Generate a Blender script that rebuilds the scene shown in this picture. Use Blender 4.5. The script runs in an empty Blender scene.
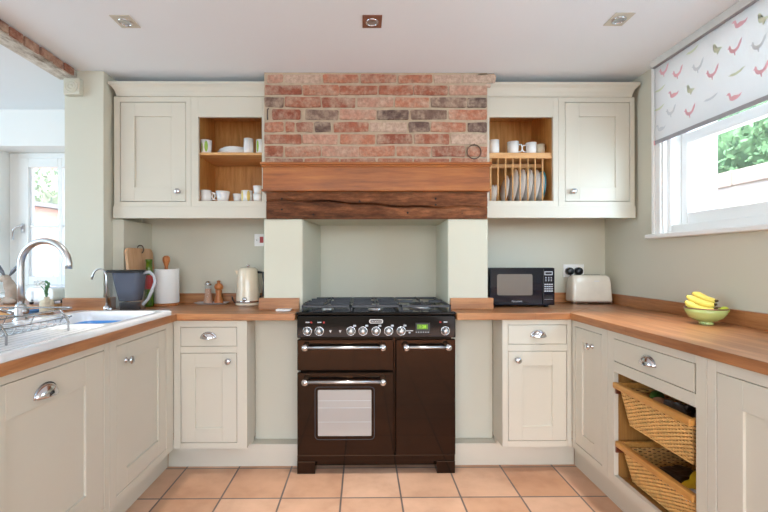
import bpy, bmesh, math, random
from mathutils import Matrix, Vector, Euler
random.seed(7)
PI = math.pi
S = bpy.context.scene
COL = S.collection

# ------------------------------------------------------------------ camera
H = 1.2102
cam = bpy.data.cameras.new('camera')
cam.sensor_width = 36.0
cam.lens = 414.6242 * 36 / 768
cam.shift_x = (384 - 366.3039) / 768
cam.shift_y = (260.7656 - 256) / 768
cam.clip_start = 0.05
cam.clip_end = 200
co = bpy.data.objects.new('camera', cam)
COL.objects.link(co)
co.matrix_world = (Matrix.Translation((0, 0, H)) @ Matrix.Rotation(-0.0078, 4, 'Z') @
                   Matrix.Rotation(PI / 2, 4, 'X') @ Matrix.Rotation(-0.0015, 4, 'Z'))
S.camera = co

# ------------------------------------------------------------------ world, sun, daylight, fill lamps
w = bpy.data.worlds.new('sky')
S.world = w
w.use_nodes = True
nt = w.node_tree
nt.nodes.clear()
sky = nt.nodes.new('ShaderNodeTexSky')
sky.sky_type = 'NISHITA'
sky.sun_disc = False
sky.sun_elevation = math.radians(48)
sky.sun_rotation = math.radians(215)
sky.air_density = 0.8
sky.dust_density = 3.0
bg = nt.nodes.new('ShaderNodeBackground')
bg.inputs['Strength'].default_value = 0.85
wo = nt.nodes.new('ShaderNodeOutputWorld')
nt.links.new(sky.outputs[0], bg.inputs[0])
nt.links.new(bg.outputs[0], wo.inputs[0])

sun = bpy.data.lights.new('sun', 'SUN')
sun.energy = 13.0
sun.angle = math.radians(3)
sun.color = (1.0, 0.97, 0.92)
so = bpy.data.objects.new('sun', sun)
COL.objects.link(so)
so.rotation_euler = Vector((0.66, 0.12, -0.74)).to_track_quat('-Z', 'Y').to_euler()

def area(name, loc, aim, sx, sy, power, col):
    l = bpy.data.lights.new(name, 'AREA')
    l.shape = 'RECTANGLE'
    l.size = sx
    l.size_y = sy
    l.energy = power
    l.color = col
    o = bpy.data.objects.new(name, l)
    COL.objects.link(o)
    o.location = loc
    o.rotation_euler = (Vector(aim) - Vector(loc)).to_track_quat('-Z', 'Y').to_euler()
    return o

# kitchen window daylight; added fill lamps behind the camera and at the dining side
area('rear_fill_lamp', (0.0, -2.15, 1.35), (0.0, 2.0, 2.7), 3.4, 1.6, 49, (0.62, 0.78, 0.91))
area('daylight_kitchen_window', (2.02, 1.05, 1.85), (0.4, 2.2, 2.0), 0.9, 0.9, 38, (0.55, 0.80, 1.0))
area('dining_side_fill_lamp', (-4.05, 0.9, 1.5), (0, 1.4, 2.0), 2.2, 1.5, 68, (0.57, 0.81, 0.97))

S.view_settings.view_transform = 'Standard'
S.view_settings.look = 'None'
S.view_settings.exposure = 0.07
S.view_settings.gamma = 1.0
S.view_settings.use_curve_mapping = False
S.cycles.max_bounces = 10
S.cycles.diffuse_bounces = 6
S.cycles.caustics_reflective = False
S.cycles.caustics_refractive = False
S.cycles.sample_clamp_indirect = 6
S.cycles.use_denoising = True

# ------------------------------------------------------------------ materials
def srgb(r, g, b):
    f = lambda c: c / 12.92 if c <= .04045 else ((c + .055) / 1.055) ** 2.4
    return (f(r / 255), f(g / 255), f(b / 255), 1)

def base(name):
    m = bpy.data.materials.new(name)
    m.use_nodes = True
    return m, m.node_tree, m.node_tree.nodes['Principled BSDF']

def setp(b, **k):
    for a, v in k.items():
        b.inputs[a.replace('_', ' ')].default_value = v

def coord(nt, scale=(1, 1, 1), loc=(0, 0, 0)):
    tc = nt.nodes.new('ShaderNodeTexCoord')
    mp = nt.nodes.new('ShaderNodeMapping')
    mp.inputs['Scale'].default_value = scale
    mp.inputs['Location'].default_value = loc
    nt.links.new(tc.outputs['Object'], mp.inputs[0])
    return mp.outputs[0]

def noise(nt, vec, scale, detail=4, rough=.55):
    n = nt.nodes.new('ShaderNodeTexNoise')
    n.inputs['Scale'].default_value = scale
    n.inputs['Detail'].default_value = detail
    n.inputs['Roughness'].default_value = rough
    nt.links.new(vec, n.inputs['Vector'])
    return n.outputs['Fac']

def ramp(nt, fac, stops):
    r = nt.nodes.new('ShaderNodeValToRGB')
    e = r.color_ramp.elements
    while len(e) < len(stops):
        e.new(.5)
    for i, (p, c) in enumerate(stops):
        e[i].position = p
        e[i].color = c
    nt.links.new(fac, r.inputs[0])
    return r.outputs[0]

def bump(nt, b, h, strength, dist=.002):
    n = nt.nodes.new('ShaderNodeBump')
    n.inputs['Strength'].default_value = strength
    n.inputs['Distance'].default_value = dist
    nt.links.new(h, n.inputs['Height'])
    nt.links.new(n.outputs[0], b.inputs['Normal'])

def paint(name, c, rough=.5, var=.04, sc=3, bmp=.15, bsc=60, spec=.4):
    m, nt, b = base(name)
    v = coord(nt)
    lo = tuple(x * (1 - var) for x in c[:3]) + (1,)
    hi = tuple(min(1, x * (1 + var)) for x in c[:3]) + (1,)
    nt.links.new(ramp(nt, noise(nt, v, sc), [(.3, lo), (.7, hi)]), b.inputs['Base Color'])
    setp(b, Roughness=rough)
    b.inputs['Specular IOR Level'].default_value = spec
    if bmp:
        bump(nt, b, noise(nt, v, bsc, 3), bmp, .001)
    return m

def plain(name, c, rough=.4, metal=0, coat=0, **k):
    m, nt, b = base(name)
    v = coord(nt)
    lo = tuple(x * .95 for x in c[:3]) + (1,)
    nt.links.new(ramp(nt, noise(nt, v, 18, 2), [(.35, lo), (.65, c)]), b.inputs['Base Color'])
    setp(b, Roughness=rough, Metallic=metal)
    b.inputs['Coat Weight'].default_value = coat
    b.inputs['Coat Roughness'].default_value = .05
    for a, x in k.items():
        b.inputs[a.replace('_', ' ')].default_value = x
    return m

def wood(name, dark, mid, light, axis='X', rough=.35, fine=1.0, stave=None, bmp=.15, spec=.5):
    """grain runs along axis; optional staves (length, width)"""
    m, nt, b = base(name)
    sc = {'X': (1.2, 14, 14), 'Y': (14, 1.2, 14), 'Z': (14, 14, 1.2)}[axis]
    v = coord(nt, tuple(s * fine for s in sc))
    n1 = noise(nt, v, 1.6, 8, .62)
    n2 = noise(nt, v, 9, 4, .6)
    mx = nt.nodes.new('ShaderNodeMath')
    mx.operation = 'MULTIPLY_ADD'
    mx.inputs[1].default_value = .3
    nt.links.new(n2, mx.inputs[0])
    nt.links.new(n1, mx.inputs[2])
    col = ramp(nt, mx.outputs[0], [(.42, dark), (.62, mid), (.85, light)])
    if stave:
        L, W = stave
        tc = coord(nt)
        if axis == 'Y':
            mp = nt.nodes.new('ShaderNodeMapping')
            mp.inputs['Rotation'].default_value = (0, 0, PI / 2)
            nt.links.new(tc, mp.inputs[0])
            tc = mp.outputs[0]
        bt = nt.nodes.new('ShaderNodeTexBrick')
        bt.offset = .37
        bt.inputs['Scale'].default_value = 1
        bt.inputs['Brick Width'].default_value = L
        bt.inputs['Row Height'].default_value = W
        bt.inputs['Mortar Size'].default_value = .0006
        bt.inputs['Color1'].default_value = (.90, .87, .84, 1)
        bt.inputs['Color2'].default_value = (1.08, 1.06, 1.05, 1)
        bt.inputs['Mortar'].default_value = (.6, .55, .5, 1)
        nt.links.new(tc, bt.inputs['Vector'])
        mm = nt.nodes.new('ShaderNodeMixRGB')
        mm.blend_type = 'MULTIPLY'
        mm.inputs[0].default_value = .8
        nt.links.new(col, mm.inputs[1])
        nt.links.new(bt.outputs[0], mm.inputs[2])
        col = mm.outputs[0]
    nt.links.new(col, b.inputs['Base Color'])
    setp(b, Roughness=rough)
    b.inputs['Specular IOR Level'].default_value = spec
    bump(nt, b, mx.outputs[0], bmp, .002)
    return m

def glass(name, tint, alpha, rough=.02):
    m, nt, b = base(name)
    out = nt.nodes['Material Output']
    t = nt.nodes.new('ShaderNodeBsdfTransparent')
    t.inputs[0].default_value = tint
    mix = nt.nodes.new('ShaderNodeMixShader')
    mix.inputs[0].default_value = alpha
    setp(b, Roughness=rough)
    b.inputs['Base Color'].default_value = tint
    nt.links.new(t.outputs[0], mix.inputs[1])
    nt.links.new(b.outputs[0], mix.inputs[2])
    nt.links.new(mix.outputs[0], out.inputs['Surface'])
    return m

MT = {}
MT['sage'] = paint('sage_wall_paint', srgb(207, 204, 188), .65, .015, 2, .12, 90, .25)
MT['breast'] = paint('pale_plaster_paint', srgb(210, 208, 190), .65, .02, 3, .3, 30, .25)
MT['dining'] = paint('pale_dining_paint', srgb(238, 237, 234), .65, .01, 2, .1, 90, .2)
MT['ceil'] = paint('ceiling_paint', srgb(236, 240, 244), .8, .01, 1.5, .08, 40, .15)
MT['cream'] = paint('cream_cabinet_paint', srgb(210, 204, 189), .42, .012, 3, .05, 120, .4)
MT['white'] = paint('white_gloss_paint', srgb(240, 240, 238), .3, .01, 3, 0, 60, .5)
MT['chrome'] = plain('polished_chrome', srgb(215, 215, 218), .12, 1)
MT['steel'] = plain('brushed_steel', srgb(204, 205, 206), .3, 1)
MT['ceramic'] = plain('white_ceramic', srgb(240, 240, 238), .12, 0, .4)
MT['sinkc'] = plain('sink_ceramic', srgb(236, 238, 240), .14, 0, .5)
MT['black'] = plain('black_enamel', srgb(16, 12, 11), .05, 0, 0)
MT['black'].node_tree.nodes['Principled BSDF'].inputs['Specular Tint'].default_value = (.8, .42, .22, 1)  # brown of the reflected floor tiles put into the specular tint
MT['blackm'] = plain('matt_black_iron', srgb(44, 47, 54), .35, 0)
MT['plastic'] = plain('black_plastic', srgb(26, 27, 30), .3, 0)
MT['dark'] = plain('dark_gap', srgb(22, 20, 18), .8)
MT['railg'] = plain('light_grey_rail', srgb(216, 217, 214), .5)
MT['bez'] = plain('cream_bezel', srgb(206, 200, 184), .35)
MT['brown'] = plain('bronze_plate', srgb(150, 105, 85), .3, .6)
MT['oak'] = wood('oak_veneer', srgb(176, 118, 56), srgb(202, 144, 76), srgb(218, 164, 96), 'Z', .45, 2.2, None, .05)
MT['oakx'] = wood('oak_shelf', srgb(196, 146, 92), srgb(216, 168, 112), srgb(230, 186, 132), 'X', .45, 1.5, None, .05)
MT['topx'] = wood('worktop_oak_back', srgb(138, 84, 42), srgb(170, 110, 60), srgb(198, 140, 86), 'X', .25, 1, (.9, .045), .05, .6)
MT['topy'] = wood('worktop_oak_side', srgb(132, 80, 42), srgb(164, 106, 60), srgb(194, 138, 88), 'Y', .25, 1, (.9, .045), .05, .6)  # a touch darker than the back section, shade put into the colour
for _n in ('topx', 'topy'):
    _q = MT[_n].node_tree.nodes['Principled BSDF']
    _q.inputs['Coat Weight'].default_value = .5
    _q.inputs['Coat Roughness'].default_value = .35
    _q.inputs['Roughness'].default_value = .5
MT['mantel'] = wood('mantel_oak', srgb(112, 60, 24), srgb(156, 88, 38), srgb(182, 112, 54), 'X', .35, 1, None, .15)
MT['lintel'] = wood('old_lintel_oak', srgb(64, 38, 24), srgb(124, 78, 50), srgb(160, 108, 74), 'X', .7, .6, None, .7, .2)
_l = MT['lintel'].node_tree
_b = _l.nodes['Principled BSDF']
_c = _b.inputs['Base Color'].links[0].from_socket
_m = _l.nodes.new('ShaderNodeMixRGB'); _m.blend_type = 'MULTIPLY'; _m.inputs[0].default_value = 1
_l.links.new(_c, _m.inputs[1])
_l.links.new(ramp(_l, noise(_l, coord(_l, (1, 1, 3.5)), 9, 9, .75), [(.38, (.55, .48, .45, 1)), (.5, (.85, .82, .80, 1)), (.62, (1.35, 1.3, 1.28, 1))]), _m.inputs[2])
_l.links.new(_m.outputs[0], _b.inputs['Base Color'])
MT['board'] = wood('beech_board', srgb(176, 130, 92), srgb(204, 160, 120), srgb(218, 178, 140), 'Z', .5, 1, None, .05)
MT['turned'] = wood('turned_wood', srgb(150, 84, 40), srgb(184, 112, 60), srgb(204, 136, 82), 'Z', .35, 2, None, .05)
MT['mahog'] = wood('dark_runner_wood', srgb(84, 36, 22), srgb(116, 54, 34), srgb(140, 74, 48), 'Y', .3, 1, None, .05)
MT['pine'] = wood('pine_lining', srgb(128, 88, 40), srgb(156, 110, 54), srgb(176, 130, 70), 'Z', .5, 1, None, .05)  # pine darkened, dimness of the cabinet interior put into the colour
MT['raily'] = wood('basket_rail_wood', srgb(160, 104, 44), srgb(196, 138, 68), srgb(214, 162, 90), 'Y', .35, 1.4, None, .05)
MT['glass'] = glass('window_glass', (1, 1, 1, 1), .06)
MT['jugclear'] = glass('clear_plastic', (.92, .94, .96, 1), .07, .05)
MT['jughandle'] = glass('frosted_plastic', (.80, .82, .84, 1), .5, .1)
MT['jugdark'] = glass('smoky_blue_plastic', (.10, .12, .19, 1), .62, .1)
MT['render'] = paint('white_render', srgb(222, 220, 216), .8, .03, 2, .2)
MT['stone'] = paint('buff_stone', srgb(150, 142, 136), .8, .08, 9, .4, 30, .2)
MT['reveal'] = paint('pale_stone_reveal', srgb(206, 198, 190), .85, .05, 9, .3, 30, .2)
MT['redtile'] = plain('red_plastic', srgb(170, 30, 28), .35)
MT['bluep'] = plain('blue_plastic', srgb(60, 130, 200), .4)
MT['green'] = plain('green_glaze', srgb(146, 184, 62), .3)
MT['limegl'] = plain('green_bottle_glass', srgb(74, 106, 18), .12, 0, .5)
MT['bowl'] = plain('lime_enamel', srgb(188, 206, 128), .18, 0, .6)
MT['banana'] = paint('banana_skin', srgb(240, 218, 108), .45, .06, 20, 0)
MT['bangreen'] = paint('banana_green_end', srgb(176, 190, 60), .45, .06, 20, 0)
MT['banstem'] = plain('banana_stem', srgb(90, 72, 40), .7)
MT['paper'] = paint('paper_towel', srgb(240, 239, 236), .85, .01, 40, .5, 160, .1)
MT['kettle'] = plain('cream_enamel', srgb(238, 224, 200), .18, 0, .5)
MT['toaster'] = plain('white_enamel', srgb(236, 230, 216), .25, 0, .3)
MT['slate'] = plain('pale_grey_tray', srgb(222, 223, 228), .6)
MT['salt'] = plain('pink_salt', srgb(206, 156, 124), .6)
MT['pot'] = paint('cream_stoneware', srgb(214, 200, 174), .7, .06, 30, .3, 90)
MT['drift'] = paint('weathered_wood', srgb(178, 160, 146), .8, .2, 20, .6, 60, .1)
MT['earg'] = plain('grey_metal_leaf', srgb(120, 122, 130), .45, .4)
MT['blindf'] = None
MT['hem'] = plain('grey_hem', srgb(168, 166, 170), .7)
MT['pink'] = plain('pink_print', srgb(244, 188, 196), .9)
MT['gprint'] = plain('green_print', srgb(222, 226, 198), .9)
MT['greyp'] = plain('grey_print', srgb(218, 220, 222), .9)
MT['teal'] = plain('teal_rim', srgb(40, 140, 160), .2)
MT['yellow'] = plain('yellow_glaze', srgb(222, 196, 110), .3)
MT['ypack'] = plain('yellow_packet', srgb(226, 190, 40), .4)
MT['leaf'] = paint('leaf_green', srgb(104, 146, 108), .9, .3, 3, 0, 60, .05)
MT['leafhaze'] = paint('hazed_leaf', srgb(170, 186, 160), .9, .2, 3, 0, 60, .05)  # leaf green paled, overexposed haze put into the colour
MT['leafd'] = paint('vegetable_leaf', srgb(70, 110, 44), .5, .25, 30, 0)
MT['dpack'] = paint('dark_packet', srgb(70, 54, 44), .4, .3, 20, 0)
MT['navy'] = plain('navy_glass', srgb(12, 16, 30), .05, 0, 0)
MT['blackp'] = plain('black_panel', srgb(12, 11, 12), .08, 0, 0)
MT['blackp'].node_tree.nodes['Principled BSDF'].inputs['Specular IOR Level'].default_value = .35
MT['label'] = plain('pale_print', srgb(190, 194, 200), .5)
MT['iron'] = plain('rusty_iron', srgb(104, 84, 74), .7, .3)
MT['rack'] = plain('wire_steel', srgb(186, 188, 190), .25, 1)
MT['water'] = plain('blue_cloth', srgb(70, 120, 176), .8)

# translucent roller blind fabric
m, nt, b = base('blind_fabric')
out = nt.nodes['Material Output']
b.inputs['Base Color'].default_value = srgb(234, 233, 232)
setp(b, Roughness=.9)
tl = nt.nodes.new('ShaderNodeBsdfTranslucent')
tl.inputs[0].default_value = srgb(236, 235, 234)
mx = nt.nodes.new('ShaderNodeMixShader')
mx.inputs[0].default_value = .42
nt.links.new(b.outputs[0], mx.inputs[1])
nt.links.new(tl.outputs[0], mx.inputs[2])
nt.links.new(mx.outputs[0], out.inputs[0])
MT['blindf'] = m

# terracotta floor tiles
m, nt, b = base('terracotta_tiles')
TS = .3065
v = coord(nt, (1, 1, 1), (1.0335 + TS * 20, -2.1176 + TS * 40, 0))
bt = nt.nodes.new('ShaderNodeTexBrick')
bt.offset = 0
bt.inputs['Scale'].default_value = 1
bt.inputs['Brick Width'].default_value = TS
bt.inputs['Row Height'].default_value = TS
bt.inputs['Mortar Size'].default_value = .0052
bt.inputs['Mortar Smooth'].default_value = .25
bt.inputs['Color1'].default_value = srgb(198, 150, 117)
bt.inputs['Color2'].default_value = srgb(216, 176, 148)
bt.inputs['Mortar'].default_value = srgb(112, 100, 94)
nt.links.new(v, bt.inputs['Vector'])
n1 = noise(nt, coord(nt), 5, 5)
mm = nt.nodes.new('ShaderNodeMixRGB')
mm.blend_type = 'MULTIPLY'
mm.inputs[0].default_value = 1
nt.links.new(bt.outputs[0], mm.inputs[1])
nt.links.new(ramp(nt, n1, [(.3, (.80, .74, .70, 1)), (.5, (.96, .95, .93, 1)), (.7, (1.08, 1.08, 1.08, 1))]), mm.inputs[2])
nt.links.new(mm.outputs[0], b.inputs['Base Color'])
setp(b, Roughness=.42)
sub = nt.nodes.new('ShaderNodeMath')
sub.operation = 'MULTIPLY_ADD'
sub.inputs[1].default_value = -1
nt.links.new(bt.outputs['Fac'], sub.inputs[0])
nt.links.new(noise(nt, coord(nt), 9, 4), sub.inputs[2])
bump(nt, b, sub.outputs[0], .5, .003)
MT['tile'] = m

# garden brick, outdoor overexposure put into its lightened colours
m, nt, b = base('garden_brick')
tc = nt.nodes.new('ShaderNodeTexCoord')
mp = nt.nodes.new('ShaderNodeMapping')
mp.inputs['Rotation'].default_value = (PI / 2, 0, 0)
nt.links.new(tc.outputs['Object'], mp.inputs[0])
bt = nt.nodes.new('ShaderNodeTexBrick')
bt.inputs['Scale'].default_value = 1
bt.inputs['Brick Width'].default_value = .225
bt.inputs['Row Height'].default_value = .075
bt.inputs['Mortar Size'].default_value = .01
bt.inputs['Color1'].default_value = srgb(192, 142, 128)
bt.inputs['Color2'].default_value = srgb(204, 160, 146)
bt.inputs['Mortar'].default_value = srgb(186, 170, 156)
nt.links.new(mp.outputs[0], bt.inputs['Vector'])
nt.links.new(bt.outputs[0], b.inputs['Base Color'])
setp(b, Roughness=.9)
MT['gbrick'] = m

# brick faces: colour attribute per brick + lime smears
def brickmat(name):
    m, nt, b = base(name)
    at = nt.nodes.new('ShaderNodeAttribute')
    at.attribute_name = 'tone'
    v = coord(nt)
    n1 = noise(nt, v, 14, 6, .7)
    n2 = noise(nt, v, 45, 5, .7)
    mm = nt.nodes.new('ShaderNodeMixRGB')
    nt.links.new(ramp(nt, n1, [(.42, (.04, .04, .04, 1)), (.66, (.7, .7, .7, 1))]), mm.inputs[0])
    nt.links.new(at.outputs['Color'], mm.inputs[1])
    mm.inputs[2].default_value = srgb(204, 180, 158)
    m2 = nt.nodes.new('ShaderNodeMixRGB')
    m2.blend_type = 'MULTIPLY'
    m2.inputs[0].default_value = 1
    nt.links.new(mm.outputs[0], m2.inputs[1])
    nt.links.new(ramp(nt, n2, [(.3, (.66, .62, .6, 1)), (.6, (1.08, 1.08, 1.08, 1))]), m2.inputs[2])
    nt.links.new(m2.outputs[0], b.inputs['Base Color'])
    setp(b, Roughness=.85)
    b.inputs['Specular IOR Level'].default_value = .2
    bump(nt, b, n2, .8, .004)
    return m
MT['brick'] = brickmat('old_brick')
MT['mortar'] = paint('lime_mortar', srgb(186, 167, 144), .9, .12, 25, .8, 80, .1)

# wicker
m, nt, b = base('weathered_paint')
v = coord(nt, (1, .35, 1))
nt.links.new(ramp(nt, noise(nt, v, 16, 8, .75), [(.36, srgb(128, 112, 96)), (.5, srgb(196, 188, 176)), (.62, srgb(224, 220, 212))]), b.inputs['Base Color'])
setp(b, Roughness=.85)
bump(nt, b, noise(nt, v, 30, 6), .6, .004)
MT['weather'] = m
MT['wicker'] = paint('wicker', srgb(230, 184, 116), .55, .18, 40, .3, 120, .3)

# ------------------------------------------------------------------ mesh helpers
class MB:
    def __init__(s, T=None):
        s.bm = bmesh.new()
        s.T = T or Matrix.Identity(4)
        s.mi = 0
        s.sm = False
    def _v(s, pts):
        return [s.bm.verts.new(s.T @ Vector(p)) for p in pts]
    def _f(s, vs):
        try:
            f = s.bm.faces.new(vs)
            f.material_index = s.mi
            f.smooth = s.sm
            return f
        except ValueError:
            return None
    def box(s, x0, x1, y0, y1, z0, z1):
        v = s._v([(x, y, z) for x in (x0, x1) for y in (y0, y1) for z in (z0, z1)])
        for q in ((0, 1, 3, 2), (4, 6, 7, 5), (0, 4, 5, 1), (2, 3, 7, 6), (0, 2, 6, 4), (1, 5, 7, 3)):
            s._f([v[i] for i in q])
        return s
    def frust(s, b0, z0, b1, z1):
        """two rectangles (x0,x1,y0,y1) at z0 and z1"""
        a = s._v([(b0[0], b0[2], z0), (b0[1], b0[2], z0), (b0[1], b0[3], z0), (b0[0], b0[3], z0)])
        c = s._v([(b1[0], b1[2], z1), (b1[1], b1[2], z1), (b1[1], b1[3], z1), (b1[0], b1[3], z1)])
        s._f(a[::-1]); s._f(c)
        for i in range(4):
            j = (i + 1) % 4
            s._f([a[i], a[j], c[j], c[i]])
        return s
    def prism(s, poly, d0, d1, axis='Z'):
        """polygon extruded along axis. Z: (x,y); X: (y,z); Y: (x,z)"""
        def P(p, d):
            return {'Z': (p[0], p[1], d), 'X': (d, p[0], p[1]), 'Y': (p[0], d, p[1])}[axis]
        a = s._v([P(p, d0) for p in poly])
        c = s._v([P(p, d1) for p in poly])
        s._f(a[::-1]); s._f(c)
        n = len(poly)
        for i in range(n):
            j = (i + 1) % n
            s._f([a[i], a[j], c[j], c[i]])
        return s
    def lathe(s, prof, c=(0, 0, 0), seg=28, axis='Z', smooth=True):
        """prof [(r, h)...] around axis through c"""
        sm, s.sm = s.sm, smooth
        rings = []
        for r, h in prof:
            ring = []
            if r < 1e-6:
                p = {'Z': (0, 0, h), 'Y': (0, h, 0), 'X': (h, 0, 0)}[axis]
                ring = s._v([(c[0] + p[0], c[1] + p[1], c[2] + p[2])])
            else:
                for k in range(seg):
                    a = 2 * PI * k / seg
                    ca, sa = r * math.cos(a), r * math.sin(a)
                    p = {'Z': (ca, sa, h), 'Y': (sa, h, ca), 'X': (h, ca, sa)}[axis]
                    ring += s._v([(c[0] + p[0], c[1] + p[1], c[2] + p[2])])
            rings.append(ring)
        for A, B in zip(rings, rings[1:]):
            if len(A) == 1 and len(B) == 1:
                continue
            for k in range(seg):
                j = (k + 1) % seg
                if len(A) == 1:
                    s._f([A[0], B[j], B[k]])
                elif len(B) == 1:
                    s._f([A[k], A[j], B[0]])
                else:
                    s._f([A[k], A[j], B[j], B[k]])
        s.sm = sm
        return s
    def tube(s, pts, r, seg=10, closed=False, caps=True, radii=None):
        sm, s.sm = s.sm, True
        P = [Vector(p) for p in pts]
        n = len(P)
        rings = []
        up = None
        for i in range(n):
            if closed:
                t = (P[(i + 1) % n] - P[i - 1]).normalized()
            else:
                t = (P[min(i + 1, n - 1)] - P[max(i - 1, 0)]).normalized()
            if up is None:
                up = t.orthogonal().normalized()
            up = (up - t * up.dot(t))
            up = up.normalized() if up.length > 1e-6 else t.orthogonal().normalized()
            sd = t.cross(up)
            rr = radii[i] if radii else r
            rings.append(s._v([P[i] + (up * math.cos(2 * PI * k / seg) + sd * math.sin(2 * PI * k / seg)) * rr for k in range(seg)]))
        rng = range(n if closed else n - 1)
        for i in rng:
            A, B = rings[i], rings[(i + 1) % n]
            for k in range(seg):
                j = (k + 1) % seg
                s._f([A[k], A[j], B[j], B[k]])
        if not closed and caps:
            s.sm = False
            s._f(rings[0][::-1]); s._f(rings[-1])
        s.sm = sm
        return s
    def ell(s, c, r, seg=16, rings=10, rot=None):
        sm, s.sm = s.sm, True
        R = rot or Matrix.Identity(3)
        R = R.to_3x3() if hasattr(R, 'to_3x3') else R
        rows = []
        for i in range(rings + 1):
            ph = PI * i / rings
            z, rr = math.cos(ph), math.sin(ph)
            k = 1 if i in (0, rings) else seg
            rows.append(s._v([Vector(c) + R @ Vector((r[0] * rr * math.cos(2 * PI * j / seg), r[1] * rr * math.sin(2 * PI * j / seg), r[2] * z)) for j in range(k)]))
        for A, B in zip(rows, rows[1:]):
            for k in range(seg):
                j = (k + 1) % seg
                if len(A) == 1:
                    s._f([A[0], B[k], B[j]])
                elif len(B) == 1:
                    s._f([A[k], B[0], A[j]])
                else:
                    s._f([A[k], B[k], B[j], A[j]])
        s.sm = sm
        return s
    def build(s, name, mats, parent=None, bevel=0, local=False, seg=2, solid=0, subsurf=0):
        bmesh.ops.recalc_face_normals(s.bm, faces=s.bm.faces[:])
        me = bpy.data.meshes.new(name)
        if parent is not None and not local:
            r = parent
            while r.parent:
                r = r.parent
            bmesh.ops.translate(s.bm, verts=s.bm.verts[:], vec=-Vector(r.location))
        s.bm.to_mesh(me)
        s.bm.free()
        o = bpy.data.objects.new(name, me)
        COL.objects.link(o)
        for q in (mats if isinstance(mats, (list, tuple)) else [mats]):
            me.materials.append(MT[q] if isinstance(q, str) else q)
        if parent is not None:
            o.parent = parent
        if solid:
            md = o.modifiers.new('solid', 'SOLIDIFY')
            md.thickness = solid
        if bevel:
            md = o.modifiers.new('bevel', 'BEVEL')
            md.width = bevel
            md.segments = seg
            md.limit_method = 'ANGLE'
            md.angle_limit = math.radians(40)
        if subsurf:
            md = o.modifiers.new('smooth', 'SUBSURF')
            md.levels = md.render_levels = subsurf
        return o

def thing(name, label, cat, loc=(0, 0, 0), rz=0, group=None):
    o = bpy.data.objects.new(name, None)
    o.empty_display_size = .05
    COL.objects.link(o)
    o.location = loc
    o.rotation_euler = (0, 0, rz)
    o['label'] = label
    o['category'] = cat
    if group:
        o['group'] = group
    return o

def tag(o, label, cat, group=None):
    o['label'] = label
    o['category'] = cat
    if group:
        o['group'] = group
    return o

def struct(o):
    o['kind'] = 'structure'
    return o

def dup(root, loc, rz=None, label=None, group=None):
    r = root.copy()
    COL.objects.link(r)
    r.location = loc
    if rz is not None:
        r.rotation_euler = (0, 0, rz)
    if label:
        r['label'] = label
    if group:
        r['group'] = group
    for ch in list(root.children):
        c = ch.copy()
        COL.objects.link(c)
        c.parent = r
        for g in list(ch.children):
            d = g.copy()
            COL.objects.link(d)
            d.parent = c
    return r

def text_part(name, txt, size, T, mat, parent, ext=.0006):
    cu = bpy.data.curves.new(name, 'FONT')
    cu.body = txt
    cu.size = size
    cu.extrude = ext
    cu.align_x = 'CENTER'
    cu.align_y = 'CENTER'
    cu.resolution_u = 3
    t = bpy.data.objects.new(name, cu)
    COL.objects.link(t)
    bpy.context.view_layer.update()
    me = bpy.data.meshes.new_from_object(t.evaluated_get(bpy.context.evaluated_depsgraph_get()))
    bpy.data.objects.remove(t)
    o = bpy.data.objects.new(name, me)
    COL.objects.link(o)
    me.materials.clear()
    me.materials.append(MT[mat])
    r = parent
    while r.parent:
        r = r.parent
    me.transform(Matrix.Translation(-Vector(r.location)) @ T @ Matrix.Rotation(PI / 2, 4, 'X'))
    o.parent = parent
    return o

def arc(cx, cz, r, a0, a1, n):
    return [(cx + r * math.cos(a0 + (a1 - a0) * i / n), cz + r * math.sin(a0 + (a1 - a0) * i / n)) for i in range(n + 1)]

def rrect(x0, x1, y0, y1, r, n=5):
    p = []
    for cx, cy, a in ((x1 - r, y1 - r, 0), (x0 + r, y1 - r, PI / 2), (x0 + r, y0 + r, PI), (x1 - r, y0 + r, 1.5 * PI)):
        p += arc(cx, cy, r, a, a + PI / 2, n)
    return p

# ------------------------------------------------------------------ structure
ZC = 2.352       # ceiling
WR = 1.717       # right wall face
YB = 2.93        # back wall face
m = MB(); m.box(-4.4, 2.0, -2.6, 3.4, -.1, 0)
struct(m.build('floor', 'tile'))
m = MB(); m.box(-4.4, 2.0, -2.6, 3.4, ZC, ZC + .2)
struct(m.build('ceiling', 'ceil'))
# back wall either side of the chimney
m = MB()
m.box(-1.84, -.603, YB, 3.15, 0, ZC)
m.box(.757, 2.0, YB, 3.15, 0, ZC)
m.box(-.603, .757, 3.0, 3.15, 0, ZC)
struct(m.build('wall_back', 'sage'))
# chimney piers, splayed niche
m = MB()
m.prism([(-.603, 2.52), (-.367, 2.52), (-.305, 3.0), (-.603, 3.0)], .877, 1.4655, 'Z')
m.prism([(.516, 2.52), (.7615, 2.52), (.7615, 3.0), (.527, 3.0)], .877, 1.4655, 'Z')
m.box(-.603, -.385, 2.56, 3.0, 0, .877)
m.box(.53, .757, 2.56, 3.0, 0, .877)
struct(m.build('wall_chimney', 'breast', bevel=.008))
m = MB(); m.box(-.583, .735, 2.56, 3.0, 1.4655, ZC)
struct(m.build('wall_chimney_core', 'breast'))
# recessed panels each side of the cooker
m = MB()
m.box(-.655, -.386, 2.52, 2.559, .13, .877)
m.box(.531, .788, 2.52, 2.559, .13, .877)
struct(m.build('trim_1', 'sage', bevel=.002))
# left pier and side wall of the alcove
m = MB()
m.box(-1.79, -1.5555, 2.50, 3.15, 0, ZC)
m.box(-1.5555, -1.485, 2.585, YB, 0, 1.47)
struct(m.build('wall_left', 'sage', bevel=.004))
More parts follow.
